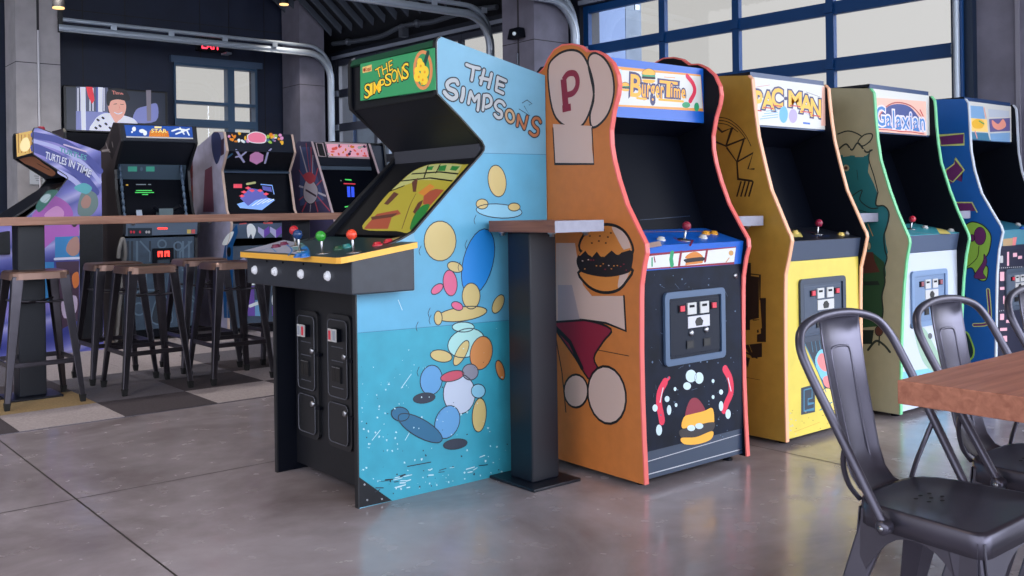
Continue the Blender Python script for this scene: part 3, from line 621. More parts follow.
        for s_ in (-1, 1): mb.box((xm+s_*.017-.013, yy-.0088, z1-.265), (xm+s_*.017+.013, yy-.008, z1-.21), inkb); mb.box((xm+s_*.017-.014, yy-.0095, z1-.21), (xm+s_*.017+.014, yy-.008, z1-.207), steel)
        T.part('coin_return', mb, d)
        for zz in (z1-.16, zc-.04):
            mb = MB(); mb.lathe((x1-.03, yy, zz), (0,-1,0), [(.013,0),(.013,.012),(.008,.014),(0,.014)], steel, 12); T.part('door_lock', mb, d)
            mb = MB(); mb.box((x1-.012, yf-.02, zz-.02), (x1+.018, yf-.004, zz-.008), dark); T.part('latch', mb, d)
        mb = MB()
        for zz in (z1-.13, z1-.185, z1-.29): mb.tube([(x0+.05, yy, zz), (x1-.05, yy, zz)], .002, hi, 5)
        T.part('raised_rib', mb, d)
    # control box with yellow-edged panel
    bl, brt = -.095, W+.1; yb0, yb1 = -.074, .195; zt0, zt1 = .9395, .977
    mb = MB(); mb.hexa([(bl,yb0,.80),(brt,yb0,.80),(brt,yb1,.80),(bl,yb1,.80),(bl,yb0,zt0-.012),(brt,yb0,zt0-.012),(brt,yb1,zt1-.004),(bl,yb1,zt1-.004)], mat('control_box_black', (40,44,54), .42, noise=.15, nscale=25))
    cb = T.part('control_box', mb, bev=.005)
    for px in ((255.4,270),(275.4,271.5),(301.6,274),(328.3,276)):
        q = T.hit(*px, (0,yb0,0), (0,1,0)); button(T, cb, q, (0,-1,0), mat('start_button_white', (226,228,236), .35, emit=.15), .014, 'start_button')
    for px in ((267,261),(283,262.5),(303.5,264),(321,265.5)):
        q = T.hit(*px, (0,yb0,0), (0,1,0)); mb = MB(); mb.lathe(q, (0,-1,0), [(.005,0),(.004,.003),(0,.004)], dark, 8); T.part('bolt', mb, cb)
    s0 = (zt1-zt0)/(yb1-yb0); zz = lambda y: zt0+.004+(y-yb0)*s0
    y0, y1 = -.128, .262; x0, x1 = bl+.03, brt+.014; c = .03
    out = [(x0+c,y0),(x1-c,y0),(x1-.008,y0+.008),(x1,y0+c),(x1,yb1+.005),(W-.022,yb1+.005),(W-.022,y1),(.022,y1),(.022,yb1+.005),(x0,yb1+.005),(x0,y0+c),(x0+.008,y0+.008)]
    mb = MB(); pt = mat('panel_dark_teal', (34,62,66), .3); base = [(x, y, zz(y)-.022) for x, y in out]
    mb.prism(base, (0,0,.022), mat('yellow_edging', (238,178,66), .4), pt)
    n = V((0,-s0,1)).normalized(); P0 = V((0, y0, zz(y0)))
    a = Art(T, mb, P0, n)
    a.poly([(244,250.5),(262,246),(284,240),(298,243),(303,254.5)], mat('panel_lilac_patch', (176,182,206), .4), 0); a.blob([(292,246),(302,243),(309,252),(299,254)], mat('panel_aqua_print', (110,160,168), .4), 1)  # pale lilac patch over the left part of the panel top
    a.line([(258,252),(270,248),(276,252)], .006, mat('denim_print'), 2, smooth=True); a.line([(286,244),(292,250),(288,256)], .006, mat('azure_print'), 2, smooth=True); a.blob([(300,250),(306,246),(310,253),(304,254.5)], az, 2)
    a.blob([(388,240),(404,236),(410,236),(407,240)], beige, 1)
    cp = T.part('control_panel', mb)
    h = lambda x, y: T.hit(x, y, P0, n)
    for ba, m in (((296,246),mat('ball_crimson', (176,34,44), .2)),((300,251),mat('ball_navy', (28,58,104), .2)),((323,253.5),mat('ball_green', (52,150,54), .2)),((354,252.5),mat('ball_vermilion', (226,72,48), .2))): joystick(T, cp, h(*ba), n, m, .066, .02)
    for ba, m in (((276,247.5),mat('button_plum', (104,40,70), .3)),((284,245),mat('button_plum')),((377.5,245.5),mat('button_scarlet', (190,40,56), .3)),((388.5,242.5),mat('button_scarlet')),((305,257),mat('button_royal', (36,104,180), .3)),((299,257),mat('button_royal')),((338,249.5),mat('button_dark_green', (30,76,56), .3)),((347,247.5),mat('button_sea', (50,130,130), .3))): button(T, cp, h(*ba), n, m, .015)
    # sloping screen in a black surround
    A, B = (.285,1.0), (.605,1.315)
    def scr(a):
        k = mat('bezel_ink', (14,15,20), .5); em = .55
        c1, c2, c3, c4, c5, c6 = [mat(n_, c_, .3, emit=em) for n_, c_ in (('crt_olive',(150,140,52)),('crt_rust',(142,70,52)),('crt_green',(40,110,52)),('crt_cream',(158,160,104)),('crt_brown',(84,52,44)),('crt_orange',(178,116,52)))]
        a.blob([(363,229),(372,214),(384,198),(396,186),(412,172),(428,165),(446,163.5),(462,164.5),(470,168),(440,203),(412,231),(396,231)], c1, 0)
        a.poly([(392,190),(412,172),(428,165),(446,163.5),(462,165),(455,180),(420,180)], c4, 1)
        for p in ([(412,174),(440,172),(458,174)],[(402,181),(430,178),(452,181)],[(428,166),(424,178)],[(440,165),(436,173)]): a.line(p, .008, k, 2)
        a.poly([(440,166),(447,165),(445,171),(438,171)], c3, 2); a.poly([(452,166),(460,166.5),(456,171),(450,170)], c3, 2); a.poly([(428,167),(434,166),(432,170),(427,170)], c3, 2)
        a.poly([(367,225),(377,214),(398,210),(401,214),(392,217),(388,229),(364,229)], c2, 2); a.poly([(371,217),(398,213),(393,217),(372,220)], c5, 3)
        a.poly([(384,204),(394,192),(399,194),(388,205)], c5, 2); a.line([(391,191),(404,186)], .008, k, 3); a.poly([(412,182),(418,178),(416,192),(413,192)], c5, 2)
        a.poly([(424,193),(436,189),(444,190),(430,206),(423,204)], c2, 2); a.poly([(418,193),(430,184),(435,187),(424,196)], c6, 3); a.poly([(413,212),(418,203),(423,200),(422,204),(416,215)], c5, 3)
        a.blob([(410,228),(414,216),(422,206),(430,205),(424,216),(413,229)], c3, 3); a.line([(402,229),(410,206),(416,194)], .004, c5, 3, smooth=True)
    T.facet('screen', A, B, mat('screen_surround', (16,17,22), .35), scr)
    T.facet('speaker_grille', (.605,1.315), (.60,1.37), mat('grille_grey', (58,60,70), .5), th=.03)
    def hood(a):
        for q in ((430,118,449,116),(434,124,453,123.5),(441,130,452,129),(390,121,402,119),(396,126,408,124),(404,131,410,130)): a.line([q[:2], q[2:]], .007, inkb, 0)
    T.facet('hood_underside', (.60,1.37), (.392,1.556), mat('hood_black', (26,30,40), .45, spec=.35), hood)
    mf = T.facet('marquee_frame', (.392,1.552), (.392,1.775), black, None, th=.02)
    G = mat('marquee_green', (56,158,102), .4, emit=.16); yl = mat('marquee_letter_yellow', (246,208,60), .4, emit=.3); oc = mat('marquee_ring_orange', (226,146,92), .4, emit=.2)
    mb = MB(); ym = .372; q = [T.hit(x, y, (0,ym,0), (0,1,0)) for x, y in ((360.3,64),(434.2,47.8),(435.4,89.5),(360.4,100.8))]
    mb.prism([(v.x, ym, v.z) for v in q], (0,.012,0), G); a = Art(T, mb, (0,ym,0), (0,-1,0))
    a.text('THE', [(375,69.5),(392.3,59.5),(393,69.5),(377.5,78.5)], yl, 1, .0, ink, .05)
    for i, ch in enumerate('SIMPSONS'):
        sx = [364.6,370,373.6,379.8,385,391.3,397.6,402.6]; ex = [370.2,372.6,379.8,385.2,391.6,397.4,402.6,408.8]; yt = [84.5,84,82,79.6,74,70,68,63.8]; hh = [14.5,12,12,11.5,12.5,13,14,16]
        a.text(ch, [(sx[i],yt[i]),(ex[i],yt[i]-1.4),(ex[i],yt[i]+hh[i]-1.4),(sx[i],yt[i]+hh[i])], yl, 1, .005, ink, .055)
    a.blob(ell(423,70,9.8,20), oc, 1, None, .004, 1); a.blob(ell(423,70,7,16.5), G, 2, None, .004, 1); a.line([(428,53),(424,66)], .022, mat('marquee_deep_green', (20,80,70), .4), 3)
    for q in ((421,66,4,5),(425,72,4,6),(418,77,4,5),(424,80,4,5),(420,62,2.6,4),(417,71,2.5,4)): a.poly(ell(*q), yl, 4)
    for q in ((421,66),(425,72),(419,77),(423,80),(422,84)): a.poly(ell(*q, 1, 1.4), mat('marquee_amber', (226,168,30), .4, emit=.2), 5)
    a.poly([(362.6,67.2),(371.8,64.6),(372,71),(362.8,73.2)], mat('marquee_badge', (238,196,120), .4, emit=.2), 1); a.text('Konami', [(365.6,67.5),(371.2,65.8),(371.3,70.2),(365.6,71.6)], mat('badge_red', (170,40,30), .5), 2, .02); a.poly(ell(364.4,70,1,1.8), mat('badge_red'), 2)
    a.line([(400,96),(433,90.4)], .002, mat('marquee_deep_green'), 1)
    T.part('marquee', mb)
    def cap(a): a.poly([(358,61.4),(380,55),(380,57.6),(360,63.2)], mat('marquee_ring_orange'), 0); a.poly([(380,55),(434,42.5),(434,45),(380,57.6)], G, 0)
    T.facet('marquee_cap', (.374,1.748), (.386,1.775), mat('cap_dark_green', (36,84,62), .4), None, th=.012)
    zb = up[-1][1]
    T.facet('top_panel', (.392,1.776), (.94,zb-.012), black, th=.012); T.back(.945, zb-.02)
cab_fourplayer()
# ------------------------------------------------------------------ cabinets along the dark wall
def swirl(key, cols, scale=1.3):
    m = mat(key, cols[0], .4); nt = m.node_tree; b = nt.nodes['Principled BSDF']
    tc = nt.nodes.new('ShaderNodeTexCoord'); w = nt.nodes.new('ShaderNodeTexWave'); w.wave_type = 'RINGS'; w.inputs['Scale'].default_value = scale; w.inputs['Distortion'].default_value = 2.5; w.inputs['Detail'].default_value = 3
    mp = nt.nodes.new('ShaderNodeMapping'); mp.inputs['Location'].default_value = (0, -.2, -2.4)
    r = nt.nodes.new('ShaderNodeValToRGB')
    while len(r.color_ramp.elements) < len(cols): r.color_ramp.elements.new(.5)
    for i, c in enumerate(cols): r.color_ramp.elements[i].position = i/(len(cols)-1); r.color_ramp.elements[i].color = tuple(lin(x) for x in c)+(1,)
    nt.links.new(tc.outputs['Object'], mp.inputs['Vector']); nt.links.new(mp.outputs['Vector'], w.inputs['Vector']); nt.links.new(w.outputs['Color'], r.inputs['Fac']); nt.links.new(r.outputs['Color'], b.inputs['Base Color'])
    return m
def cab_violet():
    T = Cab('arcade cabinet with violet and blue swirl side at the far left', (1.55, 8.86, .0066), .66, -PI/2); W = T.W
    up = T.prof([(25.6,217),(58.7,190),(66,180.5),(68,178),(66,175.5),(50,165),(33.6,154.5),(33,146),(33,131),(34.2,128),(38,127.6),(50,132),(64,138.6),(101,151.5)], True)
    P = [(0,0),(0,.9),(.02,1.0)]+up; nf = len(P)-1; P += [(P[-1][0]+.0, P[-1][1]-.04), (P[-1][0], 0)]
    sw = swirl('violet_swirl', [(52,60,140),(112,116,194),(170,168,220),(84,92,172),(140,130,204)], .55)
    tl = mat('teal_letter', (80,164,176), .4); wl = mat('white_letter', (206,212,232), .4); dk = mat('violet_ink', (40,34,90), .5)
    def art(a):
        for q, w_, c_ in (([(34,135),(60,141),(84,155),(100,171)], .05, 'band_indigo'), ([(35,148),(58,158),(80,174),(95,192)], .07, 'band_indigo'), ([(34,141),(60,149),(84,164),(100,182)], .03, 'band_pale'), ([(60,172),(76,182),(92,202)], .04, 'band_pale')): a.line(q, w_, mat(c_, (66,74,150) if c_ == 'band_indigo' else (170,174,222), .5), 0, smooth=True)
        a.blob([(32,216),(44,202),(54,196),(66,202),(72,210),(70,218),(40,222)], mat('magenta_haze', (176,96,186), .5), 0); a.blob([(44,216),(56,206),(64,212),(60,220)], mat('pink_haze', (214,150,206), .5), 1)
        a.blob([(80,196),(86,190),(96,194),(98,206),(90,216),(78,214)], mat('sage_print2', (104,128,128), .5), 1); a.blob([(81,202),(86,195),(91,199),(89,207),(83,208)], mat('clay_print', (170,130,120), .5), 2); a.blob([(74,188),(84,183),(92,188),(86,194)], tl, 1)
        for i, (ch, n_) in enumerate((('TURTLES', 0),)): a.text(ch, [(60,147),(87,155.5),(86,160.5),(59.5,151.5)], tl, 3, .01, dk, .02)
        a.line([(64,144.6),(86,151.6)], .012, mat('lilac_letter', (196,180,206), .4), 3)
        for t, q in (('TURTLES', [(46,151.5),(67,158.5),(66,165.5),(45,158.5)]), ('IN', [(69.5,159.5),(75.5,162),(74,168.5),(68.5,166)]), ('TIME', [(77.5,162.5),(92,171),(89.5,177.5),(75.5,169)])): a.text(t, q, wl, 3, .02, dk, .03)
        a.poly([(43,226),(79,224),(79,236),(56,238),(43,250)], mat('magenta_haze'), 1); a.poly([(55,237),(79,236),(79,258),(55,259)], mat('lagoon_print', (50,130,190), .5), 2); a.blob([(70,240),(78,237),(79,252),(72,256),(66,250)], mat('clay_print'), 3); a.line([(55,259),(79,258)], .02, wl, 3)
        a.poly([(43,262),(54,262),(54,300),(43,304)], mat('lagoon_print'), 1); a.poly([(56,262),(79,261),(79,320),(60,330)], mat('plum_print', (70,48,70), .5), 1); a.poly([(79.6,219),(103,219),(103,342),(79.6,345)], black, 4); a.blob([(72,276),(78,272),(79,284),(74,288)], mat('orange_print', (214,120,60), .5), 2); a.blob([(62,300),(76,296),(76,312),(64,318)], mat('lilac_letter'), 2)
    T.sides(P, black, mat('black_edging'), nf, None, art, mr=sw)
    T.facet('front_panel', (.05,.03), (.05,.86), mat('violet_front', (40,44,96), .45))
    mb = MB(); mb.hexa([(-.08,-.1,.80),(W+.06,-.1,.80),(W+.06,.2,.80),(-.08,.2,.80),(-.08,-.1,.93),(W+.06,-.1,.93),(W+.06,.2,.98),(-.08,.2,.98)], black); T.part('control_panel', mb, bev=.006)
    A, B = (.10,.99), (.42,1.32)
    def scr(a): a.blob([(36,206),(44,194),(50,190),(58,191),(52,199),(40,212)], mat('screen_teal', (60,104,100), .3, emit=.35), 0); a.blob([(40,200),(46,194),(51,196),(46,203)], mat('screen_mist', (150,170,180), .3, emit=.4), 1); a.line([(26,217),(56,192)], .008, mat('screen_edge_green', (70,120,100), .3), 2)
    i5 = up[3]; i7 = up[6]
    T.facet('screen', A, (i5[0]-.0, i5[1]-.03), mat('screen_surround'), scr)
    T.facet('hood_underside', (i5[0]-.01, i5[1]+.01), (i7[0]+.03, i7[1]-.0), mat('hood_black'), lambda a: (a.blob([(18,160.5),(33,156.5),(44,164),(55,172),(53,176),(48,175),(32,166.5)], mat('terracotta_panel', (196,128,92), .5), 0, smooth=True), [a.line([(38+3*k,164+1.6*k),(40+3*k,165+1.6*k)], .02, inkb, 1) for k in range(4)]))
    ym = i7[0]+.006
    def mq(a):
        g = mat('marquee_gold', (226,186,110), .4, emit=.45); b2 = mat('marquee_bronze', (150,96,60), .4, emit=.2); c2 = mat('marquee_cream', (246,226,170), .4, emit=.6)
        a.poly([(16,134),(32,130.6),(32.4,152.6),(17,157)], g, 0); a.blob([(20,146),(23,139),(28,138),(30,146),(27,151),(22,151)], c2, 1)
        for x in (18.5,21.5,25,29,31): a.line([(x,133+random.random()*3),(x+.3,153)], .022, b2, 1.5 if x > 29 or x < 20 else .5, caps=False)
    T.facet('marquee', (ym,up[7][1]-.07), (ym,up[8][1]+.01), black, mq)
    T.facet('top_panel', (up[9][0]+.01,up[9][1]-.012), (up[-1][0]-.02,up[-1][1]-.02), black); T.back(up[-1][0]-.005, up[-1][1]-.03)
    for x, y in ((41,129),): 
        q = T.hit(x, y, (W-.05,0,0), (1,0,0)); mb = MB(); mb.lathe((q.x,q.y,q.z-.02), (0,0,1), [(.03,0),(.03,.03),(.02,.04),(0,.04)], mat('beacon_red', (150,40,60), .3)); T.part('top_beacon', mb)
cab_violet()
def cab_space():
    T = Cab('tall black arcade cabinet with overhanging hood and blue marquee with orange lettering', (2.665, 8.4, .0066), .66); W = T.W
    hd = mat('hood_taupe', (72,64,66), .45)
    P = [(.05,.02),(.05,.88),(-.02,.93),(-.03,1.01),(.10,1.10),(.17,1.3),(.19,1.48),(.10,1.60),(.0,1.71),(.03,1.865),(.20,1.885),(.45,1.70),(.80,1.62),(.80,.02)]
    def art(a):
        a.poly([(113,124),(118,123),(120,139),(116,150),(112,160),(108,150),(110,136)], mat('taupe_dark', (44,38,42), .5), 0); a.line([(106,143),(108,150),(110,152)], .012, mat('highlight_pale', (170,160,160), .5), 1); a.line([(112,142),(113,147)], .010, mat('highlight_pale'), 1); a.line([(102,151),(109,150)], .02, mat('highlight_pale'), 1)  # pale strokes are painted highlights on the hood side
    T.sides(P, hd, mat('black_edging'), 10, art)
    T.facet('kick_plate', (.07,.03), (.07,.10), dark)
    def front(a):
        lt = mat('circuit_steel', (92,116,136), .5); dk = mat('circuit_dark', (34,48,62), .5)
        for x0 in (128,132,137,150,176,183,189): a.line([(x0,241),(x0,262)], .018, lt if x0 % 2 else dk, 0, caps=False)
        for q in ([(140,241),(150,252),(150,262)],[(192,241),(180,252),(180,264)],[(128,300),(140,290),(160,290),(168,304)],[(196,300),(184,288),(172,290)],[(135,270),(146,270),(146,284)],[(182,270),(192,270),(190,284)]): a.line(q, .014, lt, 0, caps=False)
        for c_ in ((139,309,6),(190,306,6),(162,244,4),(178,246,4)): a.line(ell(*c_[:2], c_[2], c_[2]), .014, lt, 0, True)
        a.blob([(152,322),(156,300),(162,296),(168,300),(172,322)], dk, 0, lt, .012)
        for q in ((131,280),(143,296),(176,276),(187,318),(158,284)): a.poly(ell(*q, 2.6, 2), dk, 1)
    T.facet('front_panel', (.06,.10), (.06,.89), mat('front_gunmetal', (58,78,98), .45, noise=.25, nscale=10), front)
    mb = MB(); q = [T.hit(x, y, (0,.055,0), (0,1,0)) for x, y in ((152.5,248.5),(173,250),(173,272))]
    mb.prism([(q[0].x,.06,q[2].z),(q[1].x,.06,q[2].z),(q[1].x,.06,q[0].z),(q[0].x,.06,q[0].z)], (0,-.02,0), dark); d = T.part('coin_door', mb, bev=.012)
    mb = MB(); w = q[1].x-q[0].x; zt = q[0].z; rl = mat('led_red', (240,60,50), .4, emit=2.2)
    for k in range(2): mb.box((q[0].x+w*(.22+.33*k), .036, zt-.075), (q[0].x+w*(.46+.33*k), .04, zt-.025), rl); mb.box((q[0].x+w*(.29+.33*k), .034, zt-.075), (q[0].x+w*(.36+.33*k), .036, zt-.045), dark)
    T.part('lit_reject_button', mb, d)
    mb = MB(); mb.box((q[0].x+w*.2, .037, zt-.16), (q[0].x+w*.8, .04, zt-.10), mat('circuit_dark', (34,48,62), .5)); T.part('coin_slot_plate', mb, d)
    def cpf(a):
        a.poly([(127.5,228),(152,228),(152,236),(128,236)], mat('circuit_dark', (34,48,62), .5), 0)
        for x in (131,134,140,146.5,149): a.poly(ell(x, 232, 1.1, 1.4), redlit if x < 145 else white, 1)
        a.line([(158,228.4),(167,228.4)], .014, mat('led_red'), 1); a.line([(155,232),(178,231)], .006, mat('circuit_steel'), 1)
        a.poly([(187,229.5),(191,229.5),(191,233.5),(187,233.5)], mat('label_yellow', (216,190,100), .5), 1); a.poly([(191.5,229.5),(195,229.5),(195,233.5),(191.5,233.5)], mat('label_red', (214,90,90), .5), 1)
    T.facet('control_front', (-.01,.91), (-.03,1.015), mat('console_blue_grey', (92,108,128), .45), cpf)
    cp = T.facet('control_panel', (-.03,1.015), (.12,1.06), dark)
    mb = MB(); mb.box((.32,.02,1.04), (.44,.10,1.14), mat('yoke_grey', (86,104,112), .45)); mb.tube([(.26,.0,1.16),(.32,.05,1.12),(.44,.05,1.12),(.50,.0,1.16)], .018, dark, 8); T.part('flight_yoke', mb, cp)
    mb = MB(); mb.hexa([(.13,.02,1.06),(.17,.0,1.06),(.19,.06,1.08),(.15,.08,1.08),(.13,.04,1.11),(.17,.02,1.11),(.19,.08,1.13),(.15,.10,1.13)], mat('note_pale', (160,172,196), .5)); T.part('instruction_card', mb, cp)
    def scr(a):
        g = mat('crt_text_green', (70,190,90), .4, emit=.9)
        for y, x0, x1, k in ((184.5,136,146,0),(184.5,148,151,0),(190.5,136,152,1),(192.5,135,154,1),(194.5,142,148,1)): a.line([(x0,y),(x1,y)], .008, g if k else mat('crt_text_grey', (120,130,140), .4, emit=.5), 0, caps=False)
        a.line([(126.5,185),(127.6,185)], .012, mat('logo_amber2', (210,160,50), .4, emit=.5), 0)
    T.facet('screen_glass', (.17,1.07), (.26,1.40), glass_d, scr)
    T.facet('instrument_strip', (.26,1.40), (.22,1.53), mat('strip_slate', (66,84,100), .4), lambda a: (a.poly([(128,166.5),(137,166.5),(137,171.5),(128,171.5)], mat('strip_green', (64,150,130), .4, emit=.3), 0), a.poly([(146,166.5),(154.5,166.5),(154.5,171.5),(146,171.5)], mat('strip_green'), 0), a.poly(ell(141.5,169,1.4,2), mat('circuit_steel', (92,116,136), .5), 0)))
    for xa in (.05, W-.075):
        mb = MB()
        f = lambda t: (xa, .09+.12*t, 1.06+.47*t)
        pts = []; rad = []
        for k in range(8):
            for t, r in ((k/8+.001, .013), (k/8+.085, .013), (k/8+.09, .008), (k/8+.12, .008)): pts.append(f(t)); rad.append(r)
        mb.tube(pts, rad, mat('rod_pale_blue', (78,98,122), .35), 7)
        T.part('side_light_rod', mb)
    T.facet('hood_underside', (.22,1.53), (.012,1.715), mat('hood_black'))
    def mq(a):
        a.poly([(124.3,125),(191.8,126.8),(193,138),(126.3,136.4)], mat('marquee_space_blue', (18,72,160), .4, emit=.2), 0); a.line([(126.3,136.8),(193,138.4)], .012, white, 1, caps=False)
        o = mat('logo_orange'); 
        a.text('STAR', [(151.5,128.8),(166.5,129.2),(166.8,133),(151,132.6)], mat('logo_straw', (240,214,130), .4, emit=.3), 3, .02, mat('space_ink', (20,24,40), .5), .03)
        a.text('WARS', [(149.5,133),(168.5,133.5),(169,136.8),(149.5,136.4)], o, 3, .03, mat('logo_rust2', (170,80,30), .4), .04)
        a.poly([(150,130.5),(168,131),(169,137),(149,136.5)], o, 1); a.poly([(154.5,126.4),(161.5,126.6),(161.5,128.2),(154.5,128)], mat('logo_straw'), 2)
        for q in ((134,129,2,2.4),(142,131,3,2),(145,133,2,2.6),(132,132,1,1)): a.poly(ell(*q), mat('ship_white', (220,226,230), .4, emit=.2), 2)
        for q in ([(172,131),(178,129),(186,130)],[(176,134),(184,131),(189,129)],[(180,128),(184,134)],[(187,131),(189,135)]): a.line(q, .014, mat('ship_white'), 2)
    T.facet('marquee', (.0,1.72), (.03,1.865), mat('marquee_frame_navy', (18,26,42), .4), mq)
    T.facet('top_panel', (.03,1.866), (.20,1.884), black); T.facet('hood_rear', (.20,1.884), (.45,1.70), black); T.facet('rear_slope', (.45,1.70), (.79,1.62), black); T.back(.79, 1.62)
cab_space()
def cab_cubes():
    T = Cab('black arcade cabinet with pink hexagon panel under a colourful marquee', (3.59, 8.4, .0066), .69); W = T.W
    sl = mat('lilac_grey_side', (178,176,204), .5, noise=.25, nscale=5); tan = mat('tan_molding', (196,172,160), .4)
    P = [(.03,.02),(.03,.78),(-.05,.88),(-.07,1.0),(.03,1.12),(.12,1.48),(.0,1.655),(.06,1.83),(.26,1.845),(.5,1.78),(.80,1.70),(.80,.02)]
    def art(a):
        a.blob([(212,134),(219,133),(222,146),(220,158),(216,164),(212,150)], mat('print_indigo', (52,62,110), .5), 0); a.poly([(221,140),(224,138),(224,154),(221,156)], mat('plum_print', (70,48,70), .5), 0)
        a.poly([(205,170),(212,166),(214,212),(203,212)], mat('mauve_haze', (120,76,100), .5), 0)
        a.poly([(226,240),(237,224),(238,232),(233,246),(233,262),(222,262)], mat('print_royal', (22,88,150), .5), 0); a.blob([(222,244),(228,234),(234,232),(228,244)], mat('ship_white'), 1); a.poly(ell(229,252,2,5), inkb, 1)
        a.poly([(222,268),(233,268),(233,318),(224,318)], mat('print_royal'), 0); a.line([(226,274),(230,286),(228,300)], .03, mat('ship_white'), 1)
    T.sides(P, sl, tan, 9, art)
    def front(a):
        a.blob([(238,262),(244,258),(248,264),(242,270)], mat('cube_lilac', (196,196,236), .5), 0); a.poly([(247,286),(254,286),(255,316),(248,316)], mat('cube_violet', (126,84,196), .5), 0); a.poly([(255,300),(262,300),(262,316),(255,316)], mat('cube_sky', (120,180,226), .5), 0)
        for q in ((250,280),(238,282)): a.blob(ell(*q, 2.4, 3.4), mat('logo_orange'), 1)
        a.line([(246,284),(254,284)], .02, mat('ship_white'), 1); a.line([(250,306),(258,303),(262,306)], .03, mat('ship_white'), 1); a.blob([(272,296),(278,290),(280,302),(273,306)], mat('ship_white'), 1); a.poly([(272,306),(280,306),(280,316),(272,316)], mat('cube_violet'), 0)
    T.facet('front_panel', (.04,.04), (.04,.79), mat('front_slate_blue', (64,82,104), .45), front)
    def cpf(a):
        li, vi, wh = mat('cube_lilac'), mat('cube_violet', (126,84,196), .5), mat('ship_white')
        for x in (248,287): a.blob([(x-1,226),(x+4,224),(x+8,230),(x+5,239),(x+3,234),(x,238)], wh, 0)
        for x in (258,270): a.poly([(x,226.5),(x+6,230),(x+11,226),(x+11,232),(x+6,238),(x,232)], li, 0); a.poly([(x+6,230),(x+11,226),(x+12,233),(x+6,238)], vi, 1)
        a.line([(240,224),(246,223.4)], .012, mat('label_red', (214,90,90), .5), 0); a.line([(264,223),(272,223)], .018, mat('label_red'), 0)
    T.facet('control_front', (-.04,.86), (-.065,.995), mat('console_slate', (82,100,124), .45), cpf)
    T.facet('control_panel', (-.065,.995), (.10,1.10), dark)
    def scr(a):
        b, v, r = mat('crt_sky', (120,160,226), .4, emit=.5), mat('crt_periwinkle', (80,84,170), .4, emit=.4), mat('crt_red', (206,60,80), .4, emit=.6)
        a.poly([(237,204),(262,196),(275,200),(262,210),(240,208)], b, 0); a.poly([(240,198),(250,188),(262,190),(268,198),(256,200),(248,206)], v, 1); a.line([(247,184),(255,182.6)], .02, mat('crt_cream'), 2); a.poly([(233.5,184),(242,184),(242,188),(233.5,188)], r, 1)
        for q in ((248,188),(244,192),(242,196),(252,190.6),(260,190.6),(266,194)): a.poly([(q[0]-3,q[1]),(q[0],q[1]-1.6),(q[0]+3,q[1]),(q[0],q[1]+1.6)], r, 2)
        a.line([(261,184.4),(272,185.4),(274,194)], .010, b, 1); a.poly([(262,186),(271,187),(272,192),(263,190)], v, 1)
        for k in range(4): a.line([(252+k*5,206-k*1.2),(262+k*4,199)], .005, mat('crt_white', (220,226,240), .4, emit=.7), 2, caps=False)
    T.facet('screen_glass', (.10,1.10), (.15,1.47), glass_d, scr)
    def band(a):
        a.poly([(258,152.5),(263,156),(263,161),(256.5,164.5),(250,161),(250,156)][:6], mat('hexagon_pink', (206,140,190), .4, emit=.2), 0); a.poly([(256.5,151),(263.5,155),(263,161),(256.5,164.5),(249.5,161),(250,155)], mat('hexagon_pink'), 1)
        for q in ([(236,150),(244,162)],[(240,157),(246,152)],[(236,157),(240,156)],[(265,163),(268,152),(271,149)]): a.line(q, .02, mat('cube_lilac'), 0)
        a.line([(227,158),(232,154)], .02, mat('azure_dim', (60,110,150), .4), 0)
    T.facet('speaker_panel', (.15,1.49), (.012,1.655), black, band); T.facet('glass_rail', (.10,1.475), (.15,1.49), mat('rail_steel_blue', (66,84,106), .4))
    def mq(a):
        rnd = random.Random(5); cs = [mat('logo_orange'), mat('logo_yellow'), mat('hexagon_pink'), mat('ship_white'), mat('logo_lime', (150,190,70), .4, emit=.2), mat('azure_dim')]
        for i in range(34):
            x = rnd.uniform(229,283); y = 137.5+(x-250)*.03+rnd.uniform(-4,4.5); a.poly(ell(x, y, rnd.uniform(1,2.6), rnd.uniform(.8,2.4), rnd.uniform(0,90), 8), cs[0] if x < 245 and rnd.random() < .5 else rnd.choice(cs), rnd.choice((0, 1, 2, 3)))
        a.blob([(248,135),(256,132),(265,135),(265,142),(256,143),(249,141)], mat('logo_rose', (226,120,150), .4, emit=.2), 4, mat('ship_white'), .008)
    T.facet('marquee', (.0,1.658), (.058,1.83), mat('marquee_frame_navy'), mq)
    T.facet('top_panel', (.06,1.832), (.26,1.845), black); T.facet('hood_rear', (.26,1.845), (.5,1.78), black); T.facet('rear_slope', (.5,1.78), (.79,1.70), black); T.back(.79, 1.70)
cab_cubes()
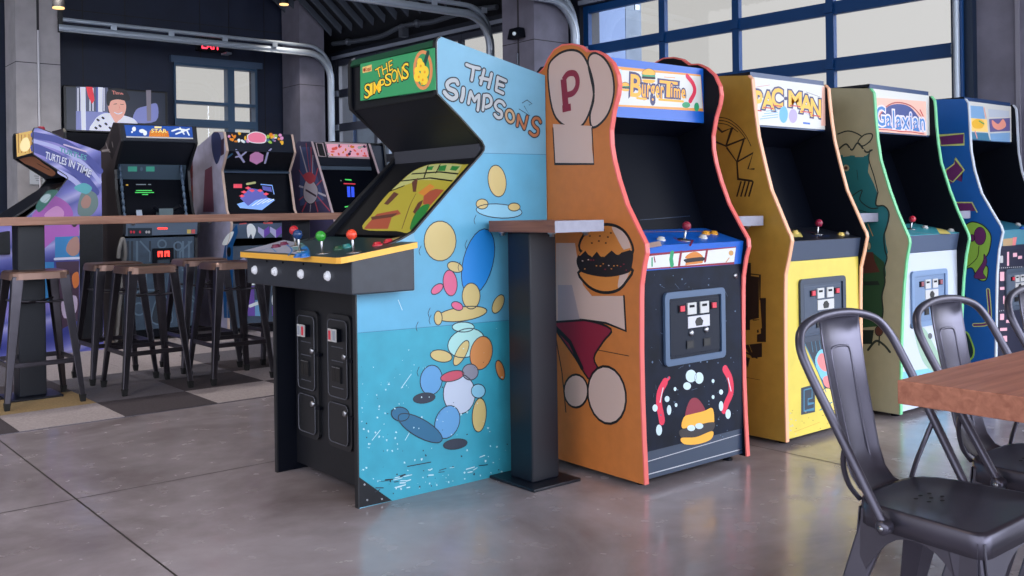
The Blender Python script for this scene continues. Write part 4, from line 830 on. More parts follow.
def cab_wedge():
    T = Cab('wedge-fronted arcade cabinet with red starburst side art, partly behind the blue-sided cabinet', (4.61, 8.4, .0066), .68)
    P = T.prof([(334,222),(331.5,212),(323,182),(315,155),(311,141.6)]); P = [(.02,.02),(.02,.85),(P[0][0]-.03,.98)]+P; nf = len(P); e = P[-1]; P += [(e[0]+.28, e[1]+.02), (.80, e[1]-.10), (.80,.02)]
    def art(a):
        rd = mat('ray_red', (216,86,98), .5); wh = mat('ray_white', (220,214,222), .5); iv = mat('indigo_night', (84,102,150), .5)
        a.poly([(300,147),(309,147),(324,200),(300,206)], iv, 0)
        c = (312,190)
        for k, (x, y) in enumerate([(300,146),(306,143),(311,147),(313,155),(318,168),(322,180),(326,196),(330,211),(318,212),(310,212),(302,212),(299,200),(299,186),(299,170)]): a.line([c, (x, y)], .012 if k % 2 else .02, rd if k % 3 else wh, 1, caps=False)
        a.blob([(304,186),(308,178),(314,182),(318,190),(316,200),(310,204),(304,198)], wh, 2, inkb, .008); a.blob([(303,176),(310,172),(316,178),(310,184)], rd, 3); a.line([(306,190),(316,196)], .02, mat('plum_print'), 3)
    T.sides(P, mat('starburst_dark', (74,70,104), .5), mat('pale_pink_molding', (196,176,184), .4), nf, art)
    f = lambda i, o=.03: (P[i][0]+o, P[i][1])
    T.facet('front_panel', (.04,.04), (.04,.86), dark); T.facet('control_panel', (-.03,.95), (.08,1.06), mat('console_slate'))
    A = (.08,1.06); B = (P[6][0]+.03, 1.515)
    def scr(a):
        g = mat('crt_text_green'); 
        a.line([(345.5,179.5),(351,180)], .014, g, 0); a.line([(344,183.6),(355,184)], .012, mat('crt_red'), 0); a.poly([(347,186.5),(350,186.5),(350.5,197),(347.5,197)], mat('crt_blue', (50,80,220), .4, emit=.8), 0); a.poly([(351,186.5),(354,187),(354.5,197),(351.5,197)], mat('crt_blue'), 0); a.line([(345,207),(350,206)], .012, g, 0); a.poly(ell(341,180.5,.5,.5), white, 0)
    T.facet('screen_glass', A, B, glass_d, scr)
    T.facet('glass_rail', (B[0]-.01,B[1]), (B[0],B[1]+.035), mat('rail_steel', (110,128,150), .3, .6))
    def mq(a):
        pk, rs, ik = mat('marquee_pink', (236,170,190), .4, emit=.35), mat('marquee_red', (220,90,80), .4, emit=.3), mat('marquee_plum', (70,40,70), .4)
        a.poly([(326,143.5),(366,144.8),(369,157.4),(329,156)], pk, 0); rnd = random.Random(9)
        for i in range(26):
            x = rnd.uniform(328,366); y = rnd.uniform(146,156); a.poly(ell(x, y, rnd.uniform(.8,2.4), rnd.uniform(.7,1.8), rnd.uniform(0,180), 8), rnd.choice([rs, rs, ik, white, mat('logo_orange')]), rnd.choice((1, 2, 3)))
        a.line([(325,143),(366.5,144.2),(370,158),(328.4,156.8)], .012, mat('pale_pink_molding'), 4, True); a.poly([(316,143),(322.6,143.2),(326,156.6),(319,156)], mat('speaker_black', (18,20,28), .6), 0); a.line([(316,143),(322.6,143.2),(326,156.6),(319,156)], .008, mat('pale_pink_molding'), 1, True)
    T.facet('marquee', (B[0]+.005,B[1]+.04), (e[0]+.02, e[1]-.005), mat('marquee_frame_navy'), mq)
    T.facet('top_panel', (e[0]+.02,e[1]-.004), (e[0]+.27,e[1]+.016), black); T.facet('rear_slope', (e[0]+.28,e[1]+.014), (.79,e[1]-.1), black); T.back(.79, e[1]-.11)
cab_wedge()
def cab_rear(label, x, W, zt, side=None, front=None, art=None):
    T = Cab(label, (x, 9.32, .0066), W)
    P = [(.0,.02),(.0,zt-.42),(.06,zt-.03),(.09,zt),(.45,zt),(.70,zt-.25),(.78,.9),(.78,.02)]
    T.sides(P, side or black, mat('black_edging'), 5, art)
    T.facet('lower_panel', (.02,.03), (.02,zt-.42), front or dark); T.facet('upper_panel', (.02,zt-.42), (.08,zt-.03), front or dark); T.facet('top_panel', (.09,zt-.004), (.45,zt-.004), black); T.facet('rear_slope', (.45,zt-.004), (.69,zt-.25), black)
    mb = MB()
    for k in range(6): mb.box((W*.3, .012, 1.0+.03*k), (W*.7, .021, 1.012+.03*k), inkb)
    T.part('vent', mb); T.back(.76, .95)
cab_rear('dark arcade cabinet under the wall television, seen between two machines', 2.47, .66, 1.88, mat('grey_brown_side', (70,62,66), .5))
cab_rear('dark arcade cabinet with a rusty red side, behind the hooded black one', 3.68, .62, 1.70, mat('rust_red_side', (134,70,72), .5, noise=.2), None, lambda a: (a.poly([(192,160),(197,166),(197,180),(188,190),(190,168)], mat('mauve_haze'), 0), a.blob([(189,168),(195,166),(196,174),(190,178)], mat('rust_deep', (96,36,44), .5), 1)))
cab_rear('dark arcade cabinet in the gap beside the wedge-fronted machine', 4.50, .62, 1.77)
cab_rear('dark arcade cabinet standing closest to the far glass door', 5.24, .64, 1.86, None, mat('upper_navy', (24,38,60), .35))
# ------------------------------------------------------------------ tables
gun = mat('gunmetal', (70,67,74), .28, .85, noise=.12, nscale=12); post_m = mat('black_steel_post', (13,18,30), .4, 0, 0, .4)
wd = wood('butcher_block', (176,130,108), (140,98,80), 'X'); wy = wood('butcher_block_cross', (134,88,72), (92,56,46), 'Y'); endm = mat('end_grain_pale', (140,140,156), .5, noise=.08, nscale=40)
def drink_table(label, x0, y0, w, ln, grp='drink ledges between the arcade machines'):
    T = Thing('drink_table', label, 'table', (x0+w/2, y0, 0), 0, grp); yc = .285
    mb = MB(); mb.box((-w/2,0,1.008), (w/2,ln,1.053), wy); mb.box((-w/2,-.002,1.008), (w/2,0,1.053), endm); T.part('table_top', mb, bev=.002)
    mb = MB(); mb.box((-.07,yc-.07,.012), (.07,yc+.07,1.008), post_m); T.part('post', mb, bev=.006)
    mb = MB(); mb.box((-.125,yc-.14,0), (.125,yc+.14,.012), post_m); T.part('base_plate', mb, bev=.003)
    for sx in (-.09, .09):
        for sy in (.06, .36):
            mb = MB(); mb.lathe((sx,sy,.992), (0,0,1), [(0,0),(.009,0),(.009,.008),(.016,.010),(.016,.0165)], steel, 8); T.part('screw', mb)
    return T
# the ledge by the blue cabinet and those in the gaps of the row
q = at(555,219,2,1.058)
D0 = drink_table('narrow wooden drink ledge on a black post, between the blue-sided and brown-sided cabinets', 2.437, 2.706, .258, .40)
D1 = copy_thing(D0.o, (3.602, 2.71, 0), 'narrow drink ledge in the gap left of the yellow-fronted cabinet', 'drink ledges between the arcade machines')
D2 = copy_thing(D0.o, (4.543, 2.68, 0), 'narrow drink ledge in the gap right of the yellow-fronted cabinet', 'drink ledges between the arcade machines')
D3 = copy_thing(D0.o, (5.56, 2.68, 0), 'narrow drink ledge in the gap beside the blue-sided last cabinet', 'drink ledges between the arcade machines')
def bar_table():
    T = Thing('bar_table', 'long bar-height wooden table on black steel posts by the bar stools', 'table', (1.95, 6.45, .0066))
    mb = MB(); mb.box((-1.7,-.23,1.036), (1.85,.23,1.085), wd); T.part('table_top', mb, bev=.003)
    for x in (-.475, 1.3):
        mb = MB(); mb.box((x-.075,-.125,.012), (x+.075,.025,1.036), post_m); T.part('post', mb, bev=.006)
        mb = MB(); mb.box((x-.15,-.2,0), (x+.15,.1,.012), post_m); T.part('base_plate', mb, bev=.003)
    for x in (-1.2,-.9,-.25,.1,.6,1.0):
        mb = MB(); mb.lathe((x,-.2,1.022), (0,0,1), [(0,0),(.009,0),(.009,.006),(.015,.008),(.015,.015)], steel, 8); T.part('screw', mb)
bar_table()
def dining_table():
    T = Thing('dining_table', 'wooden table top with thick plank edge in front of the metal chairs', 'table', (2.55, .45, 0))
    wt = wood('table_cherry', (182,120,96), (150,92,72), 'X', 1.7, .34)
    mb = MB(); mb.box((-.74,-.48,.703), (.95,.552,.75), wt); T.part('table_top', mb, bev=.002)
    mb = MB(); mb.box((.1,-.08,.02), (.22,.04,.703), post_m); T.part('post', mb, bev=.006)
    mb = MB(); mb.box((-.1,-.28,0), (.42,.24,.02), post_m); T.part('base_plate', mb, bev=.004)
dining_table()
# ------------------------------------------------------------------ bar stools
def stool():
    T = Thing('bar_stool', '', 'stool', (0,0,0), 0, 'metal stools at the bar table')
    mb = MB(); n = 28; s = .158; z = .772
    def se(r, zz): return [(r*math.copysign(abs(math.cos(t))**.35, math.cos(t)), r*math.copysign(abs(math.sin(t))**.35, math.sin(t)), zz) for t in [2*PI*i/n for i in range(n)]]
    R = [se(s*.3, z-.006), se(s*.8, z-.002), se(s*.97, z), se(s*1.02, z-.008), se(s*1.06, z-.045), se(s*1.03, z-.045), se(s*.98, z-.014)]
    vs = [p for r in R for p in r]; fs = [tuple(range(n))]
    for i in range(len(R)-1):
        for k in range(n): fs.append((i*n+k, i*n+(k+1) % n, (i+1)*n+(k+1) % n, (i+1)*n+k))
    fs.append(tuple((len(R)-1)*n+k for k in range(n-1, -1, -1)))
    mb.add(vs, fs, mat('seat_brown_metal', (116,90,80), .34, .5, noise=.12, nscale=10)); T.part('seat', mb)
    def leg(sx, sy):
        mb = MB(); a = V((sx*.15, sy*.15, .747)); b = V((sx*.212, sy*.212, .03)); o = []
        for p, w, t in ((b, .026, .026), (a, .058, .05)):
            o += [p+V((sx*.004, sy*.004, 0)), p+V((-sx*w, sy*.004, 0)), p+V((-sx*w*.8, -sy*t*.8, 0)), p+V((sx*.004, -sy*t, 0))]
        mb.hexa(o, gun); l = T.part('leg', mb, bev=.004)
        mb = MB(); mb.hexa([b+V((sx*.003,sy*.003,-.03)), b+V((-sx*.022,sy*.003,-.03)), b+V((-sx*.022,-sy*.022,-.03)), b+V((sx*.003,-sy*.022,-.03)), b+V((sx*.006,sy*.006,.012)), b+V((-sx*.028,sy*.006,.012)), b+V((-sx*.028,-sy*.028,.012)), b+V((sx*.006,-sy*.028,.012))], mat('rubber_black', (18,18,20), .8)); T.part('foot_cap', mb, l)
    for sx in (-1, 1):
        for sy in (-1, 1): leg(sx, sy)
    for zz, w, h in ((.245, .012, .028),):
        r = .192 - 0
        for k in range(4):
            mb = MB(); d = .185
            if k < 2: sy = (-1, 1)[k]; mb.box((-d,sy*d-w/2*1,zz-h/2), (d,sy*d+w/2,zz+h/2), gun)
            else: sx = (-1, 1)[k-2]; mb.box((sx*d-w/2,-d,zz-h/2), (sx*d+w/2,d,zz+h/2), gun)
            T.part('foot_rail', mb, bev=.003)
    for k in (-1, 1):
        mb = MB(); mb.tube([(-.155,-k*.155,.60),(-.06,-k*.06,.585),(.06,k*.06,.585),(.155,k*.155,.60)], .007, gun, 7); T.part('cross_brace', mb)
    return T.o
S = stool(); S.location = (1.465, 6.21, .0066); S['label'] = 'leftmost metal bar stool, in front of the bar table post'
for (x, y), l in (((2.105, 6.2), 'metal bar stool in the middle of the near side of the bar table'), ((2.645, 6.165), 'near-side metal bar stool next to the control panel of the blue-sided cabinet'),
                  ((2.07, 6.715), 'far-side metal bar stool in front of the violet cabinet and the hanging cable'), ((2.67, 6.74), 'far-side metal bar stool in front of the hooded cabinet with red lit coin door'), ((3.24, 6.72), 'far-side metal bar stool mostly hidden behind the blue-sided cabinet')):
    copy_thing(S, (x, y, .0066), l, 'metal stools at the bar table')
# ------------------------------------------------------------------ metal chairs
def chair():
    T = Thing('metal_chair', '', 'chair', (0,0,0), 0, 'metal cafe chairs at the dining table')
    cm = mat('chair_gunmetal', (92,90,104), .32, .7, noise=.08, nscale=7)
    def outline(f, z):
        o = []
        pts = [(-.152,.140,.085),(.152,.140,.085),(.185,-.17,.035),(-.185,-.17,.035)]
        m = 4
        for i, (x, y, r) in enumerate(pts):
            x, y, r = x*f, y*f, r*f; p, q_ = pts[i-1], pts[(i+1) % 4]
            d0 = V((p[0]*f-x, p[1]*f-y)).normalized(); d1 = V((q_[0]*f-x, q_[1]*f-y)).normalized()
            A, B = V((x, y))+d0*r, V((x, y))+d1*r
            for k in range(m+1):
                t = k/m; c = A*(1-t)**2+V((x, y))*2*t*(1-t)+B*t*t; o.append((c.x, c.y, z))
        return o[::-1]
    mb = MB(); R = [outline(.45,.4415), outline(.80,.4435), outline(.93,.4485), outline(.985,.449), outline(1.01,.444), outline(1.03,.40), outline(1.01,.40), outline(.97,.436)]; n = len(R[0])
    vs = [p for r in R for p in r]; fs = [tuple(range(n))]
    for i in range(len(R)-1):
        for k in range(n): fs.append((i*n+k, i*n+(k+1) % n, (i+1)*n+(k+1) % n, (i+1)*n+k))
    fs.append(tuple((len(R)-1)*n+k for k in range(n-1, -1, -1)))
    mb.add(vs, fs, cm, True)
    for x, y in ((-.03,.05),(-.03,.02),(.0,.055),(.0,.03),(.0,.005),(.03,.05),(.03,.02)): mb.poly([(p[0], p[1], .4428) for p in ell(x, y, .0065, .0045, 0, 10)], inkb)
    T.part('seat', mb)
    def leg(sx, sy):
        top = V((sx*(.178 if sy < 0 else .132), sy*(.163 if sy < 0 else .122), .42)); bot = V((sx*.205, sy*(.215 if sy < 0 else .225), .0))
        mb = MB(); o = []
        for p, w in ((bot, .026), (top, .075)): o += [p, p+V((-sx*w, 0, 0)), p+V((-sx*w*.75, -sy*w*.75, 0)), p+V((0, -sy*w, 0))]
        mb.hexa(o, cm); T.part('leg', mb, bev=.006)
    for sx in (-1, 1):
        for sy in (-1, 1): leg(sx, sy)
    def apron(A, B, dn): # arched skirt between two legs
        A, B = V(A), V(B); mb = MB(); m = 12; top = []; bot = []
        for k in range(m+1):
            t = k/m; p = A.lerp(B, t); h = .035+.13*abs(2*t-1)**2.4
            top.append(p); bot.append(p-V((0,0,h))+V(dn)*h*.35)
        nrm = (B-A).cross(V((0,0,1))).normalized()*.003
        ring = top+bot[::-1]; mb.prism(ring, nrm, cm); T.part('apron', mb)
    apron((-.178,-.165,.43), (.178,-.165,.43), (0,-.3,0)); apron((.132,.126,.43), (-.132,.126,.43), (0,.3,0)); apron((.180,-.158,.43), (.138,.118,.43), (.2,0,0)); apron((-.138,.118,.43), (-.180,-.158,.43), (-.2,0,0))
    L = [(-.188,.035,.418),(-.191,.075,.49),(-.197,.16,.645),(-.199,.205,.725),(-.192,.232,.775),(-.160,.25,.812),(-.088,.26,.832),(0,.263,.838)]
    path = crom(L+[(-x, y, z) for x, y, z in L[-2::-1]], False, 5)
    mb = MB(); mb.tube(path, .0105, cm, 10); bf = T.part('back_frame', mb)
    for sx in (-1, 1):
        mb = MB(); mb.lathe((sx*.178,.035,.418), (sx,0,0), [(.016,0),(.016,.022),(.012,.027),(0,.028)], cm, 12); mb.lathe((sx*.205,.035,.418), (sx,0,0), [(.006,0),(.006,.003),(0,.004)], steel, 8); T.part('bolt', mb, bf)
        mb = MB(); mb.tube(crom([(sx*.195,.122,.575),(sx*.182,.135,.53),(sx*.150,.142,.48),(sx*.112,.138,.44)], False, 4), .006, cm, 7); T.part('back_strut', mb)
    rows = [(.135,.438,.074),(.165,.45,.074),(.185,.475,.073),(.2,.52,.074),(.217,.60,.076),(.235,.69,.079),(.249,.77,.082),(.257,.835,.084)]
    mb = MB(); vs = []; fs = []
    for y, z, w in rows:
        for t in (-1, -.93, -.35, 0, .35, .93, 1): vs.append((w*t, y+.010*(1-t*t)*(.4 if z < .48 else 1)-(.004 if abs(t) == 1 else 0), z))
    for i in range(len(rows)-1):
        for k in range(6): fs.append((i*7+k, i*7+k+1, i*7+k+8, i*7+k+7))
    mb.add(vs, fs, cm, True); sp = T.part('splat', mb); so = sp.modifiers.new('sheet', 'SOLIDIFY'); so.thickness = .0035; so.offset = 0
    def onsplat(x, z):
        for (ya, za, wa), (yb, zb, wb) in zip(rows, rows[1:]):
            if za <= z <= zb: t = (z-za)/(zb-za); y = ya+(yb-ya)*t; w = wa+(wb-wa)*t; return (x, y+.010*(1-(x/w)**2)-.002, z)
    ls = [(-.036,.50),(-.037,.58),(-.039,.66),(-.041,.72),(-.040,.745),(-.033,.757),(0,.760)]
    pth = [onsplat(x, z) for x, z in ls+[(-x, z) for x, z in ls[-2::-1]]]
    mb = MB(); mb.tube(crom(pth, False, 3), .0032, cm, 6); T.part('embossed_ridge', mb, sp)
    return T.o
CHR = chair(); CHR.location = (2.09, 1.05, 0); CHR['label'] = 'metal cafe chair with its seat and side bolt in view, beside the wooden table corner'
copy_thing(CHR, (2.588, 1.035, 0), 'metal cafe chair in the middle, its back rising over the wooden table', 'metal cafe chairs at the dining table')
copy_thing(CHR, (3.087, 1.02, 0), 'metal cafe chair cut off by the edge of the picture', 'metal cafe chairs at the dining table')
# ------------------------------------------------------------------ room shell
conc = mat('raw_concrete', (172,168,172), .75, noise=.12, nscale=6, bump=.3, bscale=30); conc2 = mat('shaded_blue_concrete', (118,116,132), .75, noise=.15, nscale=6, bump=.3, bscale=30); wallm = mat('black_wall_panel', (26,36,62), .6, noise=.15, nscale=4); alu2 = mat('door_frame_flare_blue', (14,66,122), .45, spec=.25); alu1 = mat('door_frame_grey', (66,70,84), .35); galv = mat('galvanised', (186,198,214), .4, .3)  # conc2: same concrete, its backlit darkness put into the colour
glassm = bpy.data.materials.new('window_glass'); glassm.use_nodes = True; nt = glassm.node_tree; nt.nodes.clear()
o_ = nt.nodes.new('ShaderNodeOutputMaterial'); mx = nt.nodes.new('ShaderNodeMixShader'); tr = nt.nodes.new('ShaderNodeBsdfTransparent'); gl = nt.nodes.new('ShaderNodeBsdfGlossy'); gl.inputs['Roughness'].default_value = .02; tr.inputs['Color'].default_value = (.97,.98,1,1); mx.inputs['Fac'].default_value = .06
nt.links.new(tr.outputs[0], mx.inputs[1]); nt.links.new(gl.outputs[0], mx.inputs[2]); nt.links.new(mx.outputs[0], o_.inputs[0])
# floor: polished concrete
fm = bpy.data.materials.new('polished_concrete'); fm.use_nodes = True; nt = fm.node_tree; b = nt.nodes['Principled BSDF']; tc = nt.nodes.new('ShaderNodeTexCoord')
n1 = nt.nodes.new('ShaderNodeTexNoise'); n1.inputs['Scale'].default_value = 1.1; n1.inputs['Detail'].default_value = 9; n1.inputs['Roughness'].default_value = .62; n1.inputs['Distortion'].default_value = .7
r1 = nt.nodes.new('ShaderNodeValToRGB'); r1.color_ramp.elements[0].position = .3; r1.color_ramp.elements[1].position = .72
r1.color_ramp.elements[0].color = tuple(lin(c) for c in (124,114,116))+(1,); r1.color_ramp.elements[1].color = tuple(lin(c) for c in (178,170,176))+(1,)
n2 = nt.nodes.new('ShaderNodeTexNoise'); n2.inputs['Scale'].default_value = 9; n2.inputs['Detail'].default_value = 8
r2 = nt.nodes.new('ShaderNodeMapRange'); r2.inputs['From Min'].default_value = .3; r2.inputs['From Max'].default_value = .7; r2.inputs['To Min'].default_value = .12; r2.inputs['To Max'].default_value = .3
mixc = nt.nodes.new('ShaderNodeMix'); mixc.data_type = 'RGBA'; mixc.blend_type = 'MULTIPLY'; mixc.inputs['Factor'].default_value = .5
r3 = nt.nodes.new('ShaderNodeValToRGB'); r3.color_ramp.elements[0].position = .25; r3.color_ramp.elements[1].position = .8; r3.color_ramp.elements[0].color = (.7,.67,.67,1); r3.color_ramp.elements[1].color = (1,1,1,1)
nt.links.new(tc.outputs['Object'], n1.inputs['Vector']); nt.links.new(tc.outputs['Object'], n2.inputs['Vector']); nt.links.new(n1.outputs['Fac'], r1.inputs['Fac']); nt.links.new(n2.outputs['Fac'], r2.inputs['Value']); nt.links.new(n2.outputs['Fac'], r3.inputs['Fac'])
nt.links.new(r1.outputs['Color'], mixc.inputs[6]); nt.links.new(r3.outputs['Color'], mixc.inputs[7]); nt.links.new(mixc.outputs[2], b.inputs['Base Color']); nt.links.new(r2.outputs['Result'], b.inputs['Roughness'])
mb = MB(); mb.box((-3,-3,-.1), (7.2,11.2,0), fm); jm = mat('saw_cut', (44,38,38), .8)
for x in (1.075, 3.67, 6.2): mb.poly([(x-.0035,-3,.0006),(x+.0035,-3,.0006),(x+.0035,5.4,.0006),(x-.0035,5.4,.0006)], jm)
for y in (1.4, 3.985): mb.poly([(-3,y-.0035,.0006),(6.3,y-.0035,.0006),(6.3,y+.0035,.0006),(-3,y+.0035,.0006)], jm)
o = link('floor', mb); o['kind'] = 'structure'
# carpet tiles
mb = MB(); rnd = random.Random(11)
cm = [mat('carpet_'+n_, c_, .95, noise=.18, nscale=90, bump=.5, bscale=300) for n_, c_ in (('light',(160,150,152)),('dark',(62,54,60)),('mid',(98,94,102)),('ochre',(164,138,96)))]
fix = {(0,0):1,(1,0):0,(2,0):1,(3,0):0,(0,1):2,(1,1):3,(2,1):2,(3,1):1,(1,2):1,(2,2):2,(3,2):2,(4,1):0,(4,0):1,(2,3):0,(3,3):0,(1,3):2,(4,2):1}
mb.box((-3,5.4,0), (5.96,10.9,.004), cm[2])
for i in range(-7, 11):
    for j in range(0, 11):
        x0, y0 = .67+.522*i, 5.402+.5*j; k = fix.get((i, j), rnd.choice((0, 0, 1, 2, 2)))
        x1 = min(x0+.52, 5.95)
        if x1 > x0: mb.box((x0, y0, .003), (x1, y0+.498, .0065), cm[k])
setp(link('carpet', mb), 'carpet of pale, dark and ochre square tiles under the bar table', 'carpet')
# dark back wall with a window opening
mb = MB(); YB = 11.0; wx0, wx1, wz0, wz1 = 4.08, 5.09, 1.0, 2.83
mb.box((-3,YB,0), (wx0,YB+.2,5.6), wallm); mb.box((wx1,YB,0), (6.2,YB+.2,5.6), wallm); mb.box((wx0,YB,0), (wx1,YB+.2,wz0), wallm); mb.box((wx0,YB,wz1), (wx1,YB+.2,5.6), wallm)
for x in (3.1,3.55,4.4,4.75,5.2): mb.box((x-.004,YB-.002,0 if not wx0 < x < wx1 else 2.9), (x+.004,YB,5), inkb)
for z in (3.3,): mb.box((-3,YB-.002,z-.004), (5.9,YB,z+.004), inkb)
o = link('wall_back', mb); o['kind'] = 'structure'
E_ = bpy.data.objects.new('window_1', None); C.objects.link(E_); E_.location = (4.58, YB, 1.0); E_['kind'] = 'structure'
def sub(name, mb, parent, off, bev=0):
    mb.v = [(v[0]-off[0], v[1]-off[1], v[2]-off[2]) for v in mb.v]; o = link(name, mb); o.parent = parent
    if bev: bevel(o, bev)
    return o
mb = MB(); fr = mat('window_frame_slate', (52,84,116), .4)
for a in ((wx0,wx0+.02),(4.715,4.80),(wx1-.03,wx1)): mb.box((a[0],YB-.03,wz0), (a[1],YB+.08,wz1), fr)
for z, h in ((wz1-.03,.03),(2.365,.035),(2.10,.09),(wz0,.05),(1.55,.04)): mb.box((wx0,YB-.032,z), (wx1,YB+.078,z+h), fr)
mb.box((wx0-.04,YB-.05,wz1), (wx1+.06,YB,wz1+.075), mat('window_head_blue', (70,92,122), .4))
sub('frame', mb, E_, E_.location)
for x0, x1 in ((wx0+.02,4.715),(4.80,wx1-.03)):
    for z0, z1 in ((1.05,1.55),(1.59,2.10),(2.19,2.365),(2.40,2.80)):
        mb = MB(); mb.box((x0,YB+.02,z0), (x1,YB+.026,z1), glassm); sub('pane', mb, E_, E_.location)
# window wall, slightly out of square
WC, WD, WN = V((6.0,11.0,0)), V((.0645,-.998,0)).normalized(), V((.998,.0645,0)).normalized()
def wp(s, o, z): return WC+WD*s+WN*o+V((0,0,z))
def wbox(mb, s0, s1, o0, o1, z0, z1, m): mb.hexa([wp(s0,o0,z0),wp(s1,o0,z0),wp(s1,o1,z0),wp(s0,o1,z0),wp(s0,o0,z1),wp(s1,o0,z1),wp(s1,o1,z1),wp(s0,o1,z1)], m)
mb = MB(); hd = mat('header_black', (26,32,46), .55)
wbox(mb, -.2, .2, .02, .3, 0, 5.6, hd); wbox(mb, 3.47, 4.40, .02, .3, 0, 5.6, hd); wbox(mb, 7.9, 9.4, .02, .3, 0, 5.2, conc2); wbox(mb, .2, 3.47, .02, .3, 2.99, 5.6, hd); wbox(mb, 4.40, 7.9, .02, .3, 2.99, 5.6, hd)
for s in (8.26,): wbox(mb, s-.012, s+.012, .0, .02, 0, 5, mat('reveal_pale', (140,138,152), .6))
o = link('wall_right', mb); o['kind'] = 'structure'
def glass_door(name, s0, s1, mulls, m):
    c = wp((s0+s1)/2, .06, 0); E = bpy.data.objects.new(name, None); C.objects.link(E); E.location = c; E['kind'] = 'structure'
    zs = [0,.43,.86,1.29,1.72,2.15,2.575,2.97]; mb = MB()
    for z in zs: wbox(mb, s0, s1, .055, .10, max(0, z-.048), z+.048, m)
    ms = [s0+.03]+mulls+[s1-.03]
    for s in ms: wbox(mb, s-.032, s+.032, .05, .098, 0, 3.0, m)
    sub('door_frame', mb, E, c)
    for i in range(len(ms)-1):
        for j in range(len(zs)-1):
            mb = MB(); wbox(mb, ms[i]+.03, ms[i+1]-.03, .072, .078, zs[j]+.045, zs[j+1]-.045, glassm); sub('pane', mb, E, c)
    for s in [s0+.02, s1-.02]+mulls:
        for z in zs[2:-1]:
            mb = MB(); wbox(mb, s-.035, s+.035, .03, .055, z-.035, z+.035, galv if s not in mulls else m); sub('hinge', mb, E, c)
    mb = MB(); wbox(mb, s0-.02, s1+.02, .0, .05, 3.0, 3.04, mat('seal_pale', (150,158,176), .5)); sub('weather_seal', mb, E, c)
glass_door('door_1', .21, 3.45, [1.05,1.83,2.62], alu1)
glass_door('door_2', 4.42, 7.88, [5.34,6.09,6.92,7.74][:3], alu2)  # bluish lens flare is put into this frame's colour
# columns
def column(name, x0, y0, x1, y1, groove, cm_):
    mb = MB(); mb.box((x0,y0,0), (x1,y1,5.4), cm_)
    g = mat('reveal_dark', (58,56,62), .8)
    for ax, v in groove:
        if ax == 'y': mb.box((v-.012,y0-.0015,0), (v+.012,y0,5.3), g)
        else: mb.box((x0-.0015,v-.012,0), (x0,v+.012,5.3), g)
    for z in (2.62,): mb.box((x0-.001,y0-.001,z-.004), (x1,y0,z+.004), g); mb.box((x0-.001,y0,z-.004), (x0,y1,z+.004), g)
    o = single(name, mb, None, None, None, 'structure', .02); return o
column('column', 2.32, 10.46, 2.73, 10.9, [('y',2.525)], conc)
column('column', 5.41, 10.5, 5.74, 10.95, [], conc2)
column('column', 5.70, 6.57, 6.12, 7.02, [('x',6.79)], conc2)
# ceiling: sloping black steel deck with ribs
mb = MB(); deck = mat('black_deck', (20,22,28), .5); sl = math.tan(math.radians(20)); dz = lambda p: 2.97+max(-.3, min(2.2, (WC-V((p[0],p[1],0))).dot(WN)))*.84
cor = [-WN*2.2+WC+WD*s for s in (-.3, 14.3)]; cor2 = [WC+WN*.02+WD*s for s in (-.3, 14.3)]; far = [V((-3.2,-3.4,0)), V((-3.2,11.3,0))]; up = V((0,0,.14))
L_ = lambda p: V((p.x, p.y, dz(p)))+up
mb.prism([L_(cor2[0]), L_(cor2[1]), L_(cor[1]), L_(cor[0])], (0,0,.1), deck); mb.prism([L_(cor[0]), L_(cor[1]), L_(far[0]), L_(far[1])], (0,0,.1), deck)
rib = mat('deck_rib', (74,82,96), .5); d = WN; nn = WD
for k in range(-40, 60):
    o0 = V((3.4,5.0,0))+nn*(.22*k); ts = [t*.25 for t in range(-60, 60)]
    ins = [t for t in ts if -3 < (o0+d*t).x < 6.25 and -3 < (o0+d*t).y < 11 and (WC-(o0+d*t)).dot(WN) > .02]
    if len(ins) < 2: continue
    pts = [o0+d*ins[0], WC+WD*((o0-WC).dot(WD))-WN*2.2, o0+d*ins[-1]]
    for a, b2 in zip(pts, pts[1:]):
        za, zb = dz(a)+.06, dz(b2)+.06
        mb.hexa([a-nn*.011+V((0,0,za)), a+nn*.011+V((0,0,za)), b2+nn*.011+V((0,0,zb)), b2-nn*.011+V((0,0,zb)), a-nn*.03+V((0,0,za+.1)), a+nn*.03+V((0,0,za+.1)), b2+nn*.03+V((0,0,zb+.1)), b2-nn*.03+V((0,0,zb+.1))], rib)
o = link('ceiling', mb); o['kind'] = 'structure'
# ------------------------------------------------------------------ overhead door tracks
def track(y, x0, xv, z0, label, up=True):
    mb = MB(); r = .3; f = lambda rr, dzz: [(x0,y,z0+dzz),(xv-r,y,z0+dzz)]+[(xv-r+rr*math.sin(t), y, z0+dzz-rr+rr*math.cos(t)) for t in [PI/2*k/8 for k in range(1, 9)]]
    lo = f(r, -.045)+[(xv,y,.02)]; mb.tube(lo, .046, galv, 4, flat=.8, ph=PI/4)
    hi = f(r, .04); mb.tube(hi, .026, galv, 4, ph=PI/4)
    mb.tube([(p[0], p[1]-.03, p[2]-.035) for p in lo[:-1]], .006, mat('galvanised_bright', (206,212,220), .3, .6), 5)
    L = [v for v in mb.v]
    T = Thing('door_track', label, 'door track', (x0, y, 0), 0, None)
    mb.v = [(v[0]-x0, v[1]-y, v[2]) for v in mb.v]; T.part('rail', mb)
    h = MB(); h.box((0,-.02,z0-.09), (.04,.02,dz((x0, y))+.12), mat('hanger_black', (24,26,32), .5)); T.part('hanger', h)
    for k in range(4):
        h = MB(); xx = .5+.6*k; h.box((xx,-.045,z0-.02), (xx+.06,-.032,z0+.03), galv); T.part('track_bolt_plate', h)
track(10.40, 2.70, 5.77, 3.03, 'galvanised overhead door track running in front of the dark wall')
